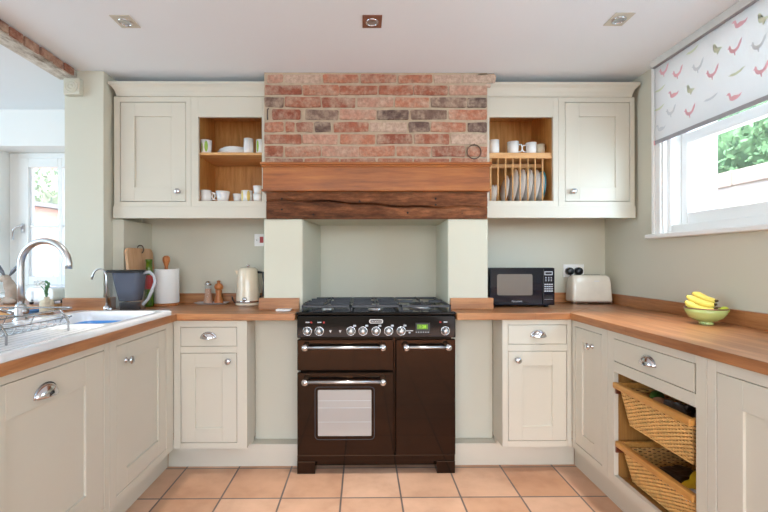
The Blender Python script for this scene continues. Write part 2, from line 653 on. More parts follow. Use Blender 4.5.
# dining room: far wall with window recess
DY = 3.14
m = MB()
m.box(-4.4, -2.83, DY, 3.5, 0, ZC)
m.box(-2.83, -1.84, DY, 3.5, 2.078, ZC)
m.box(-2.83, -1.84, DY, 3.5, 0, .96)
m.box(-1.95, -1.79, DY, 3.5, .96, 2.078)
struct(m.build('wall_dining_back', 'dining'))
m = MB()
m.box(-4.4, -4.2, -2.6, DY, 0, ZC)
struct(m.build('wall_dining_left', 'dining'))
m = MB()
m.box(-4.4, -1.8, -2.6, -2.4, 0, ZC)
m.box(1.75, 2.0, -2.6, -2.4, 0, ZC)
m.box(-1.8, 1.75, -2.6, -2.4, 2.3, ZC)
struct(m.build('wall_rear', 'dining'))
# right wall with window opening (y .95..2.33, z 1.36..2.30)
m = MB()
m.box(WR, 2.0, 2.335, 3.15, 0, ZC)
m.box(WR, 2.0, .60, 2.335, 0, 1.345)
m.box(WR, 2.0, .60, 2.335, 2.31, ZC)
m.box(WR, 2.0, -2.4, .60, 0, ZC)
struct(m.build('wall_right', 'sage'))
m = MB()
m.box(1.875, 2.0, 2.322, 2.3345, 1.345, 2.31)
struct(m.build('trim_2', 'reveal'))

# exposed brick beam over the opening to the dining room
bb = MB()
m = MB(); m.box(-1.815, -1.712, -2.4, 2.4995, 2.297, ZC - .001)
struct(m.build('trim_3', 'weather', bevel=.004))
m = bb
lay = m.bm.loops.layers.float_color.new('tone')
def put_tone(m, n0, col):
    m.bm.faces.ensure_lookup_table()
    for f in m.bm.faces[n0:]:
        for l in f.loops:
            l[lay] = col
y = -2.38
tones = [srgb(150, 96, 78), srgb(134, 98, 84), srgb(160, 118, 100), srgb(120, 90, 80)]
while y < 2.45:
    n0 = len(m.bm.faces)
    y1 = min(y + random.uniform(.08, .11), 2.4985)
    m.box(-1.7118, -1.700 + random.uniform(-.003, .003), y, y1 - .011, 2.299 + random.uniform(-.002, .005), ZC - .006)
    put_tone(m, n0, random.choice(tones))
    y = y1 if y1 < 2.45 else 9
bmats = ['brick']
struct(bb.build('trim_4', 'brick', bevel=.004))

# corner block with a turned rosette under the beam
t = thing('corner_block', 'sage painted square block with a round ringed rosette, under the brick beam', 'moulding', (-1.721, 2.49, 2.196))
m = MB(); m.box(-1.768, -1.674, 2.462, 2.4995, 2.196, 2.292)
bl = m.build('block', 'sage', t, bevel=.003)
m = MB()
m.lathe([(.0, -.006), (.008, -.006), (.011, -.001), (.015, -.001), (.019, -.007), (.024, -.007), (.028, -.001), (.031, -.001), (.034, -.006), (.038, -.006), (.040, .001)], (-1.721, 2.461, 2.244), 32, 'Y')
m.build('rosette', 'sage', t)

# ------------------------------------------------------------------ brick chimney face
def sx(c):   # crop column of the brick study to world x at the breast plane
    return (255 + c * .319 - 366.3 + 3.2) * 2.51 / 414.6
def sz(c):
    return H + (260.8 - (60 + c * .319)) * 2.51 / 414.6
R1, R2, R3 = srgb(162, 94, 70), srgb(176, 112, 86), srgb(144, 78, 58)
PK, PL = srgb(186, 138, 118), srgb(192, 164, 146)
DK, GR = srgb(96, 74, 68), srgb(122, 96, 84)
rows = [
    (80, 110, [(45, 147, R3), (150, 263, R2), (267, 384, R1), (389, 496, R1), (500, 605, R1), (610, 718, PK)]),
    (117, 149, [(40, 90, GR), (95, 207, R1), (211, 316, R3), (322, 436, PK), (440, 548, R2), (553, 663, GR), (667, 718, DK)]),
    (156, 187, [(55, 143, R3), (158, 262, GR), (267, 380, PK), (384, 484, DK), (490, 603, GR), (608, 718, R2)]),
    (195, 226, [(38, 90, R2), (97, 126, R1), (131, 184, R3), (188, 239, DK), (246, 357, R1), (362, 478, PL), (482, 548, DK), (553, 663, R2), (667, 712, DK)]),
    (233, 264, [(38, 146, R1), (150, 261, PK), (267, 378, R2), (383, 494, R3), (499, 611, R1), (616, 718, PL)]),
    (270, 303, [(38, 90, R1), (95, 207, R2), (211, 325, PK), (328, 440, R2), (444, 552, R2), (557, 660, R3), (664, 718, R2)]),
    (308, 340, [(38, 150, R3), (155, 265, R2), (270, 380, R1), (385, 495, R2), (500, 610, R1), (615, 718, R2)]),
]
m = MB()
m.box(-.5965, .7565, 2.5135, 2.558, 1.62, ZC - .002)
m.box(.70, .80, 2.5135, 2.527, 2.302, 2.346)
struct(m.build('wall_chimney_mortar', 'mortar'))
m = MB()
lay = m.bm.loops.layers.float_color.new('tone')
def brick(x0, x1, z0, z1, col, d=0):
    n0 = len(m.bm.faces)
    j = lambda: random.uniform(-.0036, .0036)
    yf = 2.508 + random.uniform(-.003, .002) - d
    cut = .006
    poly = [(x0 + j(), z0 + cut + j()), (x0 + cut, z0 + j()), ((x0 + x1) / 2, z0 + j() * .7), (x1 - cut, z0 + j()), (x1 + j(), z0 + cut), (x1 + j(), z1 - cut + j()),
            (x1 - cut, z1 + j()), ((x0 + x1) / 2, z1 + j() * .7), (x0 + cut, z1 + j()), (x0 + j(), z1 - cut)]
    m.prism(poly, yf, 2.5145, 'Y')
    put_tone(m, n0, col)
for y0, y1, bs in rows:
    for a, b_, c in bs:
        x0, x1 = (-.594 if a < 46 else sx(a)), (.752 if b_ > 711 else sx(b_))
        k = random.uniform(.9, 1.08)
        brick(x0, x1, sz(y1), sz(y0), (c[0] * k, c[1] * k, c[2] * k, 1))
for a, b_, c in [(40, 88, PK), (95, 208, PL), (215, 326, R2), (332, 444, R1), (450, 556, R2), (562, 650, PL), (655, 757, PL)]:
    brick(sx(a), sx(b_), sz(72), sz(46), c)
brick(sx(722), sx(742), sz(86), sz(73), PL)
struct(m.build('wall_chimney_brick', 'brick', bevel=.0025))

# iron fixings left in the brickwork
m = MB(); m.tube([(-.574, 2.503, 2.06), (-.574, 2.498, 2.08), (-.574, 2.498, 2.12), (-.566, 2.498, 2.128)], .004, 8)
tag(m.build('iron_hook', 'iron'), 'small rusty iron hook in the left edge of the brickwork', 'hook')
m = MB(); m.tube([(.672 + .042 * math.cos(a * PI / 12), 2.500, 1.868 + .042 * math.sin(a * PI / 12)) for a in range(24)], .003, 6, closed=True)
m.tube([(.672, 2.512, 1.912), (.672, 2.496, 1.912)], .004, 8)
tag(m.build('wire_ring', 'iron'), 'thin rusty wire ring against the bricks above the right end of the mantel', 'ring')

# old timber lintel: irregular beam with a long shake
m = MB()
nx, nz = 90, 12
import mathutils
def lint(i, k):
    x = -.583 + 1.337 * i / nx
    z = 1.4655 + .156 * k / nz
    zc = 1.555 - .012 * math.sin(x * 4) - .02 * x + .004 * math.sin(x * 23)
    d = abs(z - zc)
    yv = 2.507 + .004 * mathutils.noise.noise(Vector((x * 6, 0, z * 30))) + .003 * mathutils.noise.noise(Vector((x * 18, 3, z * 50)))
    amp = max(.25, min(1, .8 + .9 * math.sin(x * 5.2 + 1)))
    if d < .007:
        yv += .040 * amp * (1 - d / .007)
    if k == 0:
        z += .003 * math.sin(x * 14)
    return (x, yv, z)
m.sm = False
# finer rows near the shake
g = []
nz = 64
for k in range(nz + 1):
    g.append(m._v([lint(i, k) for i in range(nx + 1)]))
for k in range(nz):
    for i in range(nx):
        m._f([g[k][i], g[k][i + 1], g[k + 1][i + 1], g[k + 1][i]])
bk = m._v([(-.583, 2.559, 1.4665), (.754, 2.559, 1.4665), (.754, 2.559, 1.6215), (-.583, 2.559, 1.6215)])
m._f(bk)
m._f([g[0][i] for i in range(nx + 1)] + [bk[1], bk[0]])
m._f([g[nz][i] for i in range(nx + 1)] + [bk[2], bk[3]])
m._f([g[k][0] for k in range(nz + 1)] + [bk[3], bk[0]])
m._f([g[k][nx] for k in range(nz + 1)] + [bk[2], bk[1]])
li = m.build('timber_lintel', 'lintel')
tag(li, 'dark old oak lintel beam split by a long crack, under the mantel', 'beam')
m = MB()
for x, z in ((-.49, 1.585), (-.49, 1.52), (-.02, 1.57), (.44, 1.585), (.27, 1.50), (.60, 1.50), (-.3, 1.49), (.44, 1.548)):
    m.lathe([(0, -.001), (.006, -.001), (.006, .004)], (x, 2.506, z), 10, 'Y')
m.build('nail_hole', 'dark', li)

# oak mantel box
t = thing('mantel_shelf', 'varnished oak box mantel with moulded edges below the bricks', 'mantel', (.08, 2.48, 1.618))
m = MB(); m.box(-.592, .752, 2.452, 2.506, 1.626, 1.764)
m.build('fascia', 'mantel', t, bevel=.001)
m = MB()
m.box(-.605, .762, 2.436, 2.506, 1.776, 1.792)
m.box(-.600, .758, 2.443, 2.506, 1.764, 1.776)
m.build('top_moulding', 'mantel', t, bevel=.004)
m = MB(); m.box(-.599, .759, 2.444, 2.506, 1.6225, 1.634)
m.build('bottom_moulding', 'mantel', t, bevel=.003)

# ------------------------------------------------------------------ cabinet parts
def cup_handle(parent, T, cx, cz, w=.086, h=.036, name='handle'):
    m = MB(T)
    n, k = 14, 7
    rowsv = []
    for j in range(k + 1):
        b_ = (PI / 2) * j / k
        row = []
        for i in range(n + 1):
            a = PI * i / n
            x = cx + w / 2 * math.cos(a) * math.cos(b_ * .0) * (math.cos(b_) if j else 1)
            z = cz - h * .35 + h * math.sin(a) * (math.cos(b_) if j else 1) * 1.0
            yv = -.026 * math.sin(b_) - .001
            row.append((x, yv, z))
        rowsv.append(m._v(row))
    m.sm = True
    for A, B in zip(rowsv, rowsv[1:]):
        for i in range(n):
            m._f([A[i], A[i + 1], B[i + 1], B[i]])
    o = m.build(name, 'chrome', parent, solid=.002)
    # flange
    m = MB(T)
    m.sm = False
    m.prism([(cx + (w / 2 + .004) * math.cos(PI * i / 16), cz - h * .35 + (h + .004) * math.sin(PI * i / 16)) for i in range(17)], -.0025, 0, 'Y')
    m.build('handle_plate', 'chrome', o)
    return o

def knob(parent, T, cx, cz):
    m = MB(T)
    m.lathe([(.012, 0), (.012, -.003), (.007, -.006), (.006, -.014), (.013, -.019), (.0178, -.025), (.0178, -.030), (.012, -.035), (0, -.036)], (cx, 0, cz), 20, 'Y')
    return m.build('knob', 'chrome', parent)

def shaker(parent, T, x0, x1, z0, z1, st=.08, name='door', knob_at=None, cup=None):
    g = .0028
    x0 += g; x1 -= g; z0 += g; z1 -= g
    m = MB(T)
    if st:
        m.box(x0, x0 + st, .001, .021, z0, z1)
        m.box(x1 - st, x1, .001, .021, z0, z1)
        m.box(x0 + st, x1 - st, .001, .021, z0, z0 + st)
        m.box(x0 + st, x1 - st, .001, .021, z1 - st, z1)
        m.box(x0 + st - .001, x1 - st + .001, .010, .018, z0 + st - .001, z1 - st + .001)
    else:
        m.box(x0, x1, .001, .021, z0, z1)
    d = m.build(name, 'cream', parent, bevel=.0012, seg=1)
    if knob_at:
        knob(d, T, *knob_at)
    if cup:
        cup_handle(d, T, *cup)
    return d

def face(m, x0, x1, z0, z1, holes):
    """face frame in the plane y 0..022 around openings stacked in z (x range shared per hole)"""
    hs = sorted(holes, key=lambda h: h[2])
    a, b_ = hs[0][0], hs[0][1]
    m.box(x0, a, 0, .022, z0, z1)
    m.box(b_, x1, 0, .022, z0, z1)
    zz = z0
    for h in hs:
        m.box(a, b_, 0, .022, zz, h[2])
        zz = h[3]
    m.box(a, b_, 0, .022, zz, z1)

def carcass(m, x0, x1, z0, z1, depth, t=.018, y0=.022, back=True, front=False):
    m.box(x0, x0 + t, y0, depth, z0, z1)
    m.box(x1 - t, x1, y0, depth, z0, z1)
    m.box(x0 + t, x1 - t, y0, depth, z0, z0 + t)
    m.box(x0 + t, x1 - t, y0, depth, z1 - t, z1)
    if back:
        m.box(x0 + t, x1 - t, depth - .01, depth, z0 + t, z1 - t)

TB = Matrix.Translation((0, 2.345, 0))       # back base run, face plane
TW = Matrix.Translation((0, 2.57, 0))        # wall cabinets
TL = Matrix(((0, -1, 0, -1.07), (1, 0, 0, 0), (0, 0, 1, 0), (0, 0, 0, 1)))    # left run: local x = world y
TR = Matrix(((0, 1, 0, 1.185), (-1, 0, 0, 0), (0, 0, 1, 0), (0, 0, 0, 1)))    # right run: local x = -world y
ZT = .876

# base cabinets on the back wall
t = thing('base_cabinet', 'narrow cream base cabinet with one drawer, left of the range cooker', 'cabinet', (-.865, 2.5, .14))
m = MB(TB); face(m, -1.069, -.656, .151, ZT, [(-1.03, -.712, .184, .692), (-1.03, -.712, .728, .838)]); carcass(m, -1.069, -.656, .151, ZT, .174)
m.build('body', 'cream', t, bevel=.001, seg=1)
shaker(t, TB, -1.03, -.712, .184, .692, knob_at=(-.757, .648))
shaker(t, TB, -1.03, -.712, .728, .838, 0, 'drawer', cup=(-.872, .785))
t = thing('base_cabinet', 'narrow cream base cabinet with one drawer, right of the range cooker', 'cabinet', (.985, 2.5, .14))
m = MB(TB); face(m, .789, 1.184, .151, ZT, [(.821, 1.157, .186, .697), (.821, 1.157, .734, .846)]); carcass(m, .789, 1.184, .151, ZT, .174)
m.build('body', 'cream', t, bevel=.001, seg=1)
shaker(t, TB, .821, 1.157, .186, .697, knob_at=(.872, .648))
shaker(t, TB, .821, 1.157, .734, .846, 0, 'drawer', cup=(.993, .79))

# left run
t = thing('base_cabinet', 'cream cabinet door with a chrome knob under the sink, beside the integrated appliance door', 'cabinet', (-1.3, 2.03, .14))
m = MB(TL); face(m, 1.755, 2.343, .151, ZT, [(1.806, 2.262, .19, .842)]); m.box(1.755, 1.773, .022, .5, .151, ZT)
m.build('body', 'cream', t, bevel=.001, seg=1)
shaker(t, TL, 1.806, 2.262, .19, .842, knob_at=(1.878, .765))
t = thing('integrated_dishwasher', 'cream panelled appliance door with a chrome cup handle, under the draining board', 'dishwasher', (-1.3, 1.4, .14))
m = MB(TL); m.box(1.13, 1.74, .03, .5, .16, .868)
m.build('body', 'dark', t)
m = MB(TL); face(m, 1.112, 1.753, .1515, .873, [(1.138, 1.723, .19, .843)]); m.build('surround', 'cream', t, bevel=.001, seg=1)
shaker(t, TL, 1.138, 1.723, .19, .843, .11, cup=(1.405, .772, .1, .042))
t = thing('base_cabinet', 'plain cream end cabinet of the sink run, near the camera', 'cabinet', (-1.3, .75, .14))
m = MB(TL); face(m, .42, 1.108, .151, ZT, [(.47, 1.06, .19, .842)]); carcass(m, .42, 1.108, .151, ZT, .5)
m.build('body', 'cream', t, bevel=.001, seg=1)
shaker(t, TL, .47, 1.06, .19, .842, knob_at=(1.0, .765))

# right run (local x = -y)
t = thing('base_cabinet', 'tall narrow cream door with chrome knob, in the corner beside the wicker baskets', 'cabinet', (1.45, 2.15, .14))
m = MB(TR); face(m, -2.343, -2.006, .151, ZT, [(-2.312, -2.05, .19, .842)]); carcass(m, -2.343, -2.006, .151, ZT, .5)
m.build('body', 'cream', t, bevel=.001, seg=1)
shaker(t, TR, -2.312, -2.05, .19, .842, .07, knob_at=(-2.135, .765))
bu = thing('basket_cabinet', 'cream cabinet with one drawer above two pull-out wicker baskets', 'cabinet', (1.45, 1.71, .14))
m = MB(TR); face(m, -2.004, -1.422, .151, ZT, [(-1.952, -1.468, .195, .685), (-1.97, -1.472, .733, .842)])
# the basket opening is a little narrower than the drawer: add the jamb strip
m.build('body', 'cream', bu, bevel=.001, seg=1)
m = MB(TR); carcass(m, -1.972, -1.448, .165, .715, .5, .018, .0225)
m.build('lining', 'pine', bu)
shaker(bu, TR, -1.968, -1.474, .733, .842, 0, 'drawer', cup=(-1.715, .788, .09, .038))
t = thing('base_cabinet', 'wide cream base cabinet right of the basket unit, near the camera', 'cabinet', (1.45, 1.1, .14))
m = MB(TR); face(m, -1.42, -.82, .151, ZT, [(-1.384, -.87, .19, .836)]); carcass(m, -1.42, -.82, .151, ZT, .5)
m.build('body', 'cream', t, bevel=.001, seg=1)
shaker(t, TR, -1.384, -.87, .19, .836, .095, knob_at=(-.92, .765))

# plinths
def plinth(name, label, *boxes):
    m = MB()
    for b_ in boxes:
        m.box(*b_)
    tag(m.build(name, 'cream', bevel=.002), label, 'plinth')
plinth('plinth_board', 'cream plinth left of the range cooker, stepping back as a ledge', (-1.148, -.388, 2.448, 2.558, 0, .129), (-1.069, -.657, 2.448, 2.50, .129, .1505))
plinth('plinth_board', 'cream plinth right of the range cooker, stepping back as a ledge', (.532, 1.249, 2.448, 2.558, 0, .129), (.789, 1.184, 2.448, 2.50, .129, .1505))
plinth('plinth_board', 'long cream plinth under the sink run', (-1.168, -1.149, .42, 2.447, 0, .1505))
plinth('plinth_board', 'long cream plinth under the basket run', (1.25, 1.268, .82, 2.447, 0, .1505))

# ------------------------------------------------------------------ wall cabinets
PT, PB = 2.226, 1.548
t = thing('wall_cabinet', 'cream wall cabinet with one closed door, left of the chimney', 'cabinet', (-1.3, 2.75, PB))
m = MB(TW); face(m, -1.536, -1.0625, PB, PT, [(-1.499, -1.093, 1.577, 2.193)]); carcass(m, -1.536, -1.0625, PB, PT, .358)
m.build('body', 'cream', t, bevel=.001, seg=1)
shaker(t, TW, -1.499, -1.093, 1.577, 2.193, .086, knob_at=(-1.137, 1.638))
t = thing('wall_cabinet', 'cream wall cabinet with one closed door, right of the chimney', 'cabinet', (1.45, 2.75, PB))
m = MB(TW); face(m, 1.216, 1.693, PB, PT, [(1.257, 1.664, 1.577, 2.196)]); carcass(m, 1.216, 1.693, PB, PT, .358)
m.build('body', 'cream', t, bevel=.001, seg=1)
shaker(t, TW, 1.257, 1.664, 1.577, 2.196, .086, knob_at=(1.302, 1.638))

def open_cab(label, x0, x1, a, b_, zt):
    t = thing('open_wall_cabinet', label, 'cabinet', ((x0 + x1) / 2, 2.75, PB))
    m = MB(TW); face(m, x0, x1, PB, PT, [(a, b_, 1.581, zt)])
    m.box(x0, x0 + .008, .022, .358, PB, PT); m.box(x1 - .008, x1, .022, .358, PB, PT)
    m.build('body', 'cream', t, bevel=.001, seg=1)
    m = MB(TW); carcass(m, x0 + .0085, x1 - .0085, 1.5635, PT - .02, .356, .018, .0225)
    m.build('lining', 'oak', t)
    return t
oc = open_cab('open cream wall cabinet with oak lining and one shelf of crockery', -1.0615, -.597, -1.017, -.625, 2.101)
m = MB(); m.box(-1.033, -.624, 2.596, 2.912, 1.873, 1.888); m.build('shelf', 'oakx', oc, bevel=.001)
rc = open_cab('open cream wall cabinet with oak lining and a dowelled plate rack', .757, 1.215, .786, 1.184, 2.103)
m = MB(); m.box(.785, 1.187, 2.594, 2.912, 1.868, 1.887); m.box(.785, 1.187, 2.5935, 2.608, 1.852, 1.868); m.build('shelf', 'oakx', rc, bevel=.001)
m = MB(); m.box(.785, 1.187, 2.74, 2.755, 1.825, 1.85); m.build('rear_rail', 'oakx', rc)
for x in (.803, .849, .897, .942, .989, 1.038, 1.083, 1.13):
    for yv, z1 in ((2.601, 1.8525), (2.748, 1.826)):
        m = MB(); m.lathe([(.0, 1.5815), (.0048, 1.5815), (.0048, z1), (0, z1)], (x, yv, 0), 10)
        m.build('dowel', 'oakx', rc)

def cornice(label, x0, x1, l, r):
    m = MB()
    prof = [(0, PT), (-.006, PT), (-.007, PT + .012), (-.012, PT + .03), (-.022, PT + .048), (-.034, PT + .06), (-.038, PT + .063), (-.038, PT + .078)]
    rings = []
    for d, z in prof:
        xa, xb = x0 + (d if l else 0), x1 - (d if r else 0)
        rings.append(m._v([(xa, 2.57 + d, z), (xb, 2.57 + d, z), (xb, 2.926, z), (xa, 2.926, z)]))
    for A, B in zip(rings, rings[1:]):
        for i in range(4):
            m._f([A[i], A[(i + 1) % 4], B[(i + 1) % 4], B[i]])
    m._f(rings[0]); m._f(rings[-1])
    bmesh.ops.translate(m.bm, verts=m.bm.verts[:], vec=(0, 0, .0005))
    tag(m.build('cabinet_cornice', 'cream'), label, 'cornice')
cornice('cream cornice along the top of the wall cabinets left of the bricks', -1.512, -.597, True, False)
cornice('cream cornice along the top of the wall cabinets right of the bricks',   .757, 1.667, False, True)
for x0, x1, s_ in ((-1.538, -.597, 'left'), (.757, 1.695, 'right')):
    m = MB(); m.box(x0, x1, 2.563, 2.583, 1.474, PB - .0005)
    tag(m.build('light_pelmet', 'cream', bevel=.002), 'cream light pelmet board under the wall cabinets %s of the chimney' % s_, 'pelmet')

# ------------------------------------------------------------------ worktops
WT, WB = .915, .877
t = thing('worktop', 'oiled oak worktop along the sink run and up to the left of the cooker', 'worktop', (-1.3, 2.4, WB))
m = MB()
m.prism([(-1.04, 2.32), (-.382, 2.32), (-.382, 2.519), (-.604, 2.519), (-.604, 2.929), (-1.484, 2.929), (-1.484, 2.584), (-1.555, 2.584), (-1.555, 2.499)], WB, WT, 'Z')
m.build('back_section', 'topx', t, bevel=.003)
m = MB()
m.box(-1.95, -1.04, .40, 1.19, WB, WT)
m.box(-1.08, -1.04, 1.19, 2.26, WB, WT)
m.box(-1.95, -1.54, 1.19, 2.26, WB, WT)
m.prism([(-1.95, 2.26), (-1.04, 2.26), (-1.04, 2.3195), (-1.555, 2.4985), (-1.95, 2.4985)], WB, WT, 'Z')
m.build('side_section', 'topy', t, bevel=.0015)
def upst(t, *b_, mat='topx'):
    m = MB(); m.box(*b_); m.build('upstand', mat, t, bevel=.003)
upst(t, -1.484, -.605, 2.909, 2.929, WT, .984)
upst(t, -.628, -.385, 2.498, 2.519, WT, .986)
upst(t, -.628, -.606, 2.5195, 2.908, WT, .986, mat='topy')
upst(t, -1.79, -1.53, 2.479, 2.4995, WT, .99)
upst(t, -1.553, -1.533, 2.50, 2.5835, WT, .99, mat='topy')
upst(t, -1.4845, -1.466, 2.60, 2.908, WT, .984, mat='topy')
t = thing('worktop', 'oiled oak worktop right of the cooker, running under the window', 'worktop', (1.3, 2.4, WB))
m = MB()
m.prism([(.5275, 2.32), (1.164, 2.32), (1.716, 2.9), (1.716, 2.929), (.7625, 2.929), (.7625, 2.519), (.5275, 2.519)], WB, WT, 'Z')
m.build('back_section', 'topx', t, bevel=.003)
m = MB()
m.prism([(1.164, .7), (1.716, .7), (1.716, 2.8995), (1.164, 2.3195)], WB, WT, 'Z')
m.build('side_section', 'topy', t, bevel=.003)
upst(t, .763, 1.695, 2.909, 2.929, WT, .984)
upst(t, .528, .788, 2.498, 2.519, WT, .984)
upst(t, .763, .785, 2.5195, 2.908, WT, .984, mat='topy')
upst(t, 1.696, 1.7165, .7, 2.929, WT, .984, mat='topy')

# ------------------------------------------------------------------ range cooker
FY = 2.355
rg = thing('range_cooker', 'glossy black dual-fuel range cooker with chrome rail handles in the chimney niche', 'cooker', (.072, 2.6, 0))
m = MB(); m.box(-.358, .505, FY + .02, 2.92, .10, .90); m.build('body', 'black', rg, bevel=.003)
m = MB()
m.box(-.376, .522, FY + .004, 2.44, .070, .104)
m.box(-.376, -.273, FY, 2.44, .0005, .070); m.box(.418, .522, FY, 2.44, .0005, .070)
m.box(-.273, .418, FY + .06, 2.44, .02, .070)
m.build('base_plinth', 'black', rg, bevel=.002)
m = MB(); m.box(-.374, .524, FY - .012, FY + .02, .774, .900); m.build('control_panel', 'blackp', rg, bevel=.006)
m = MB(); m.box(-.376, .5245, FY - .016, 2.515, .904, .921); m.box(-.364, .512, 2.515, 2.93, .904, .921); m.build('hob_top', 'blackp', rg, bevel=.005)
d1 = MB().box(-.373, .174, FY - .014, FY + .018, .590, .766).build('grill_door', 'black', rg, bevel=.006)
m = MB(); m.box(-.373, .174, FY - .014, FY + .018, .109, .580)
d2 = m.build('oven_door', 'black', rg, bevel=.006)
d3 = MB().box(.183, .522, FY - .014, FY + .018, .109, .766).build('side_oven_door', 'black', rg, bevel=.006)
# door glass with a rounded outline
mg, ntg, bg_ = base('oven_glass')
bg_.inputs['Base Color'].default_value = srgb(170, 164, 158)  # pale grey base stands in for a bright reflection on the glass
setp(bg_, Roughness=.12)
bg_.inputs['Coat Weight'].default_value = .6
MT['ovenglass'] = mg
m = MB(); m.prism(rrect(-.256, .046, .222, .482, .006), FY - .0155, FY - .013, 'Y')
og = m.build('oven_window', 'ovenglass', d2)
m = MB()
o1, o2 = rrect(-.274, .064, .200, .500, .022), rrect(-.270, .060, .204, .496, .020)
for i in range(len(o1)):
    j = (i + 1) % len(o1)
    a = m._v([(o1[i][0], FY - .0148, o1[i][1]), (o1[j][0], FY - .0148, o1[j][1]), (o2[j][0], FY - .0148, o2[j][1]), (o2[i][0], FY - .0148, o2[i][1])])
    m._f(a)
m.build('window_outline', 'blackm', d2)
m = MB()
for z in (.30, .38, .42):
    m.box(-.254, .044, FY - .016, FY - .0154, z, z + .002)
m.build('oven_rack', 'label', d2)

def rail(par, x0, x1, z):
    m = MB()
    m.tube([(x0, FY - .055, z), (x1, FY - .055, z)], .009, 14)
    h = m.build('handle', 'steel', par)
    for x in (x0, x1):
        m = MB()
        m.lathe([(.013, 0), (.013, -.02), (.017, -.028), (.020, -.04), (.020, -.05), (.014, -.062), (0, -.064)], (x, FY - .014, z), 20, 'Y')
        m.build('handle_end', 'chrome', h)
rail(d1, -.322, .110, .728)
rail(d2, -.322, .110, .537)
rail(d3, .240, .472, .728)

PY = FY - .012
def cknob(x, z):
    m = MB()
    m.lathe([(.026, 0), (.026, -.003), (.0215, -.004), (.0215, -.0005)], (x, PY, z), 28, 'Y')
    b_ = m.build('knob', 'chrome', rg)
    m = MB()
    m.lathe([(.0175, -.0005), (.0175, -.010), (.0145, -.012), (.0145, -.026), (.012, -.029), (0, -.029)], (x, PY, z), 24, 'Y')
    m.box(x - .002, x + .002, PY - .031, PY - .01, z, z + .019)
    m.build('knob_grip', 'steel', b_)
for x in (-.315, -.248, -.069, -.001, .073, .144, .215, .465):
    cknob(x, .813)
for x in (-.184, -.130):
    m = MB(); m.prism([(x - .008, .818), (x + .008, .818), (x, .804)], PY - .006, PY, 'Y')
    m.build('button', 'steel', rg, bevel=.001)
m = MB(); m.prism(rrect(.034, .112, .857, .879, .010), PY - .003, PY, 'Y'); bd = m.build('badge', 'steel', rg)
m = MB(); m.prism(rrect(.038, .108, .860, .876, .008), PY - .0035, PY - .0005, 'Y'); m.build('badge_inlay', 'blackp', bd)
text_part('badge_lettering', 'RANGEMASTER', .0095, Matrix.Translation((.073, PY - .0038, .868)), 'steel', bd, .0003)
# clock
m = MB(); m.box(.297, .378, PY - .002, PY, .800, .858); ck = m.build('clock_panel', 'plastic', rg)
me_, nte, be = base('clock_glow')
be.inputs['Base Color'].default_value = (.1, .3, .02, 1)
be.inputs['Emission Color'].default_value = srgb(190, 240, 40)
be.inputs['Emission Strength'].default_value = .8
MT['glow'] = me_
mb_, ntb, bb_ = base('clock_backlight')
bb_.inputs['Base Color'].default_value = (.05, .12, .01, 1)
bb_.inputs['Emission Color'].default_value = srgb(110, 150, 20)
bb_.inputs['Emission Strength'].default_value = .5
MT['backl'] = mb_
m = MB(); m.box(.305, .366, PY - .0026, PY - .0018, .823, .850); m.build('clock_display', 'backl', ck)
text_part('clock_digits', '1:28', .024, Matrix.Translation((.336, PY - .003, .836)), 'glow', ck, .0003)
m = MB()
for i in range(6):
    m.lathe([(0, -.0035), (.003, -.0035), (.003, -.002)], (.300 + i * .0135, PY, .806), 10, 'Y')
m.build('clock_buttons', 'label', ck)
# printed marks
m = MB()
for x in (-.315, -.248, .465):
    m.box(x - .010, x + .012, PY - .0008, PY, .860, .866)
for x in (-.050, .018, .092, .163, .234):
    m.box(x - .006, x + .010, PY - .0008, PY, .838, .848)
m.box(.243, .283, PY - .0008, PY, .812, .816); m.box(.257, .267, PY - .0008, PY, .800, .808)
m.build('panel_markings', 'label', rg)
m = MB()
for x in (-.293, -.222, .437):
    m.box(x - .005, x + .005, PY - .001, PY, .858, .867)
m.build('indicator_lamp', 'redtile', rg)
# burners
def burner(x, yv, r):
    m = MB(); m.lathe([(r * 1.15, .921), (r * 1.1, .929), (r * .9, .931)], (x, yv, 0), 24)
    b_ = m.build('burner', 'steel', rg)
    m = MB(); m.lathe([(r * .95, .931), (r * .98, .936), (r * .85, .943), (0, .944)], (x, yv, 0), 24)
    m.build('burner_cap', 'blackm', b_)
for x, yv, r in ((-.215, 2.50, .032), (-.215, 2.74, .040), (.075, 2.50, .040), (.075, 2.74, .028)):
    burner(x, yv, r)
m = MB(); m.lathe([(.085, .921), (.085, .933), (.060, .935), (.060, .925)], (.365, 2.63, 0), 32)
b_ = m.build('burner', 'steel', rg)
m = MB(); m.lathe([(.075, .933), (.07, .942), (.05, .942), (.045, .93)], (.365, 2.63, 0), 32)
m.lathe([(.025, .925), (.025, .943), (0, .945)], (.365, 2.63, 0), 20)
m.build('burner_cap', 'blackm', b_)
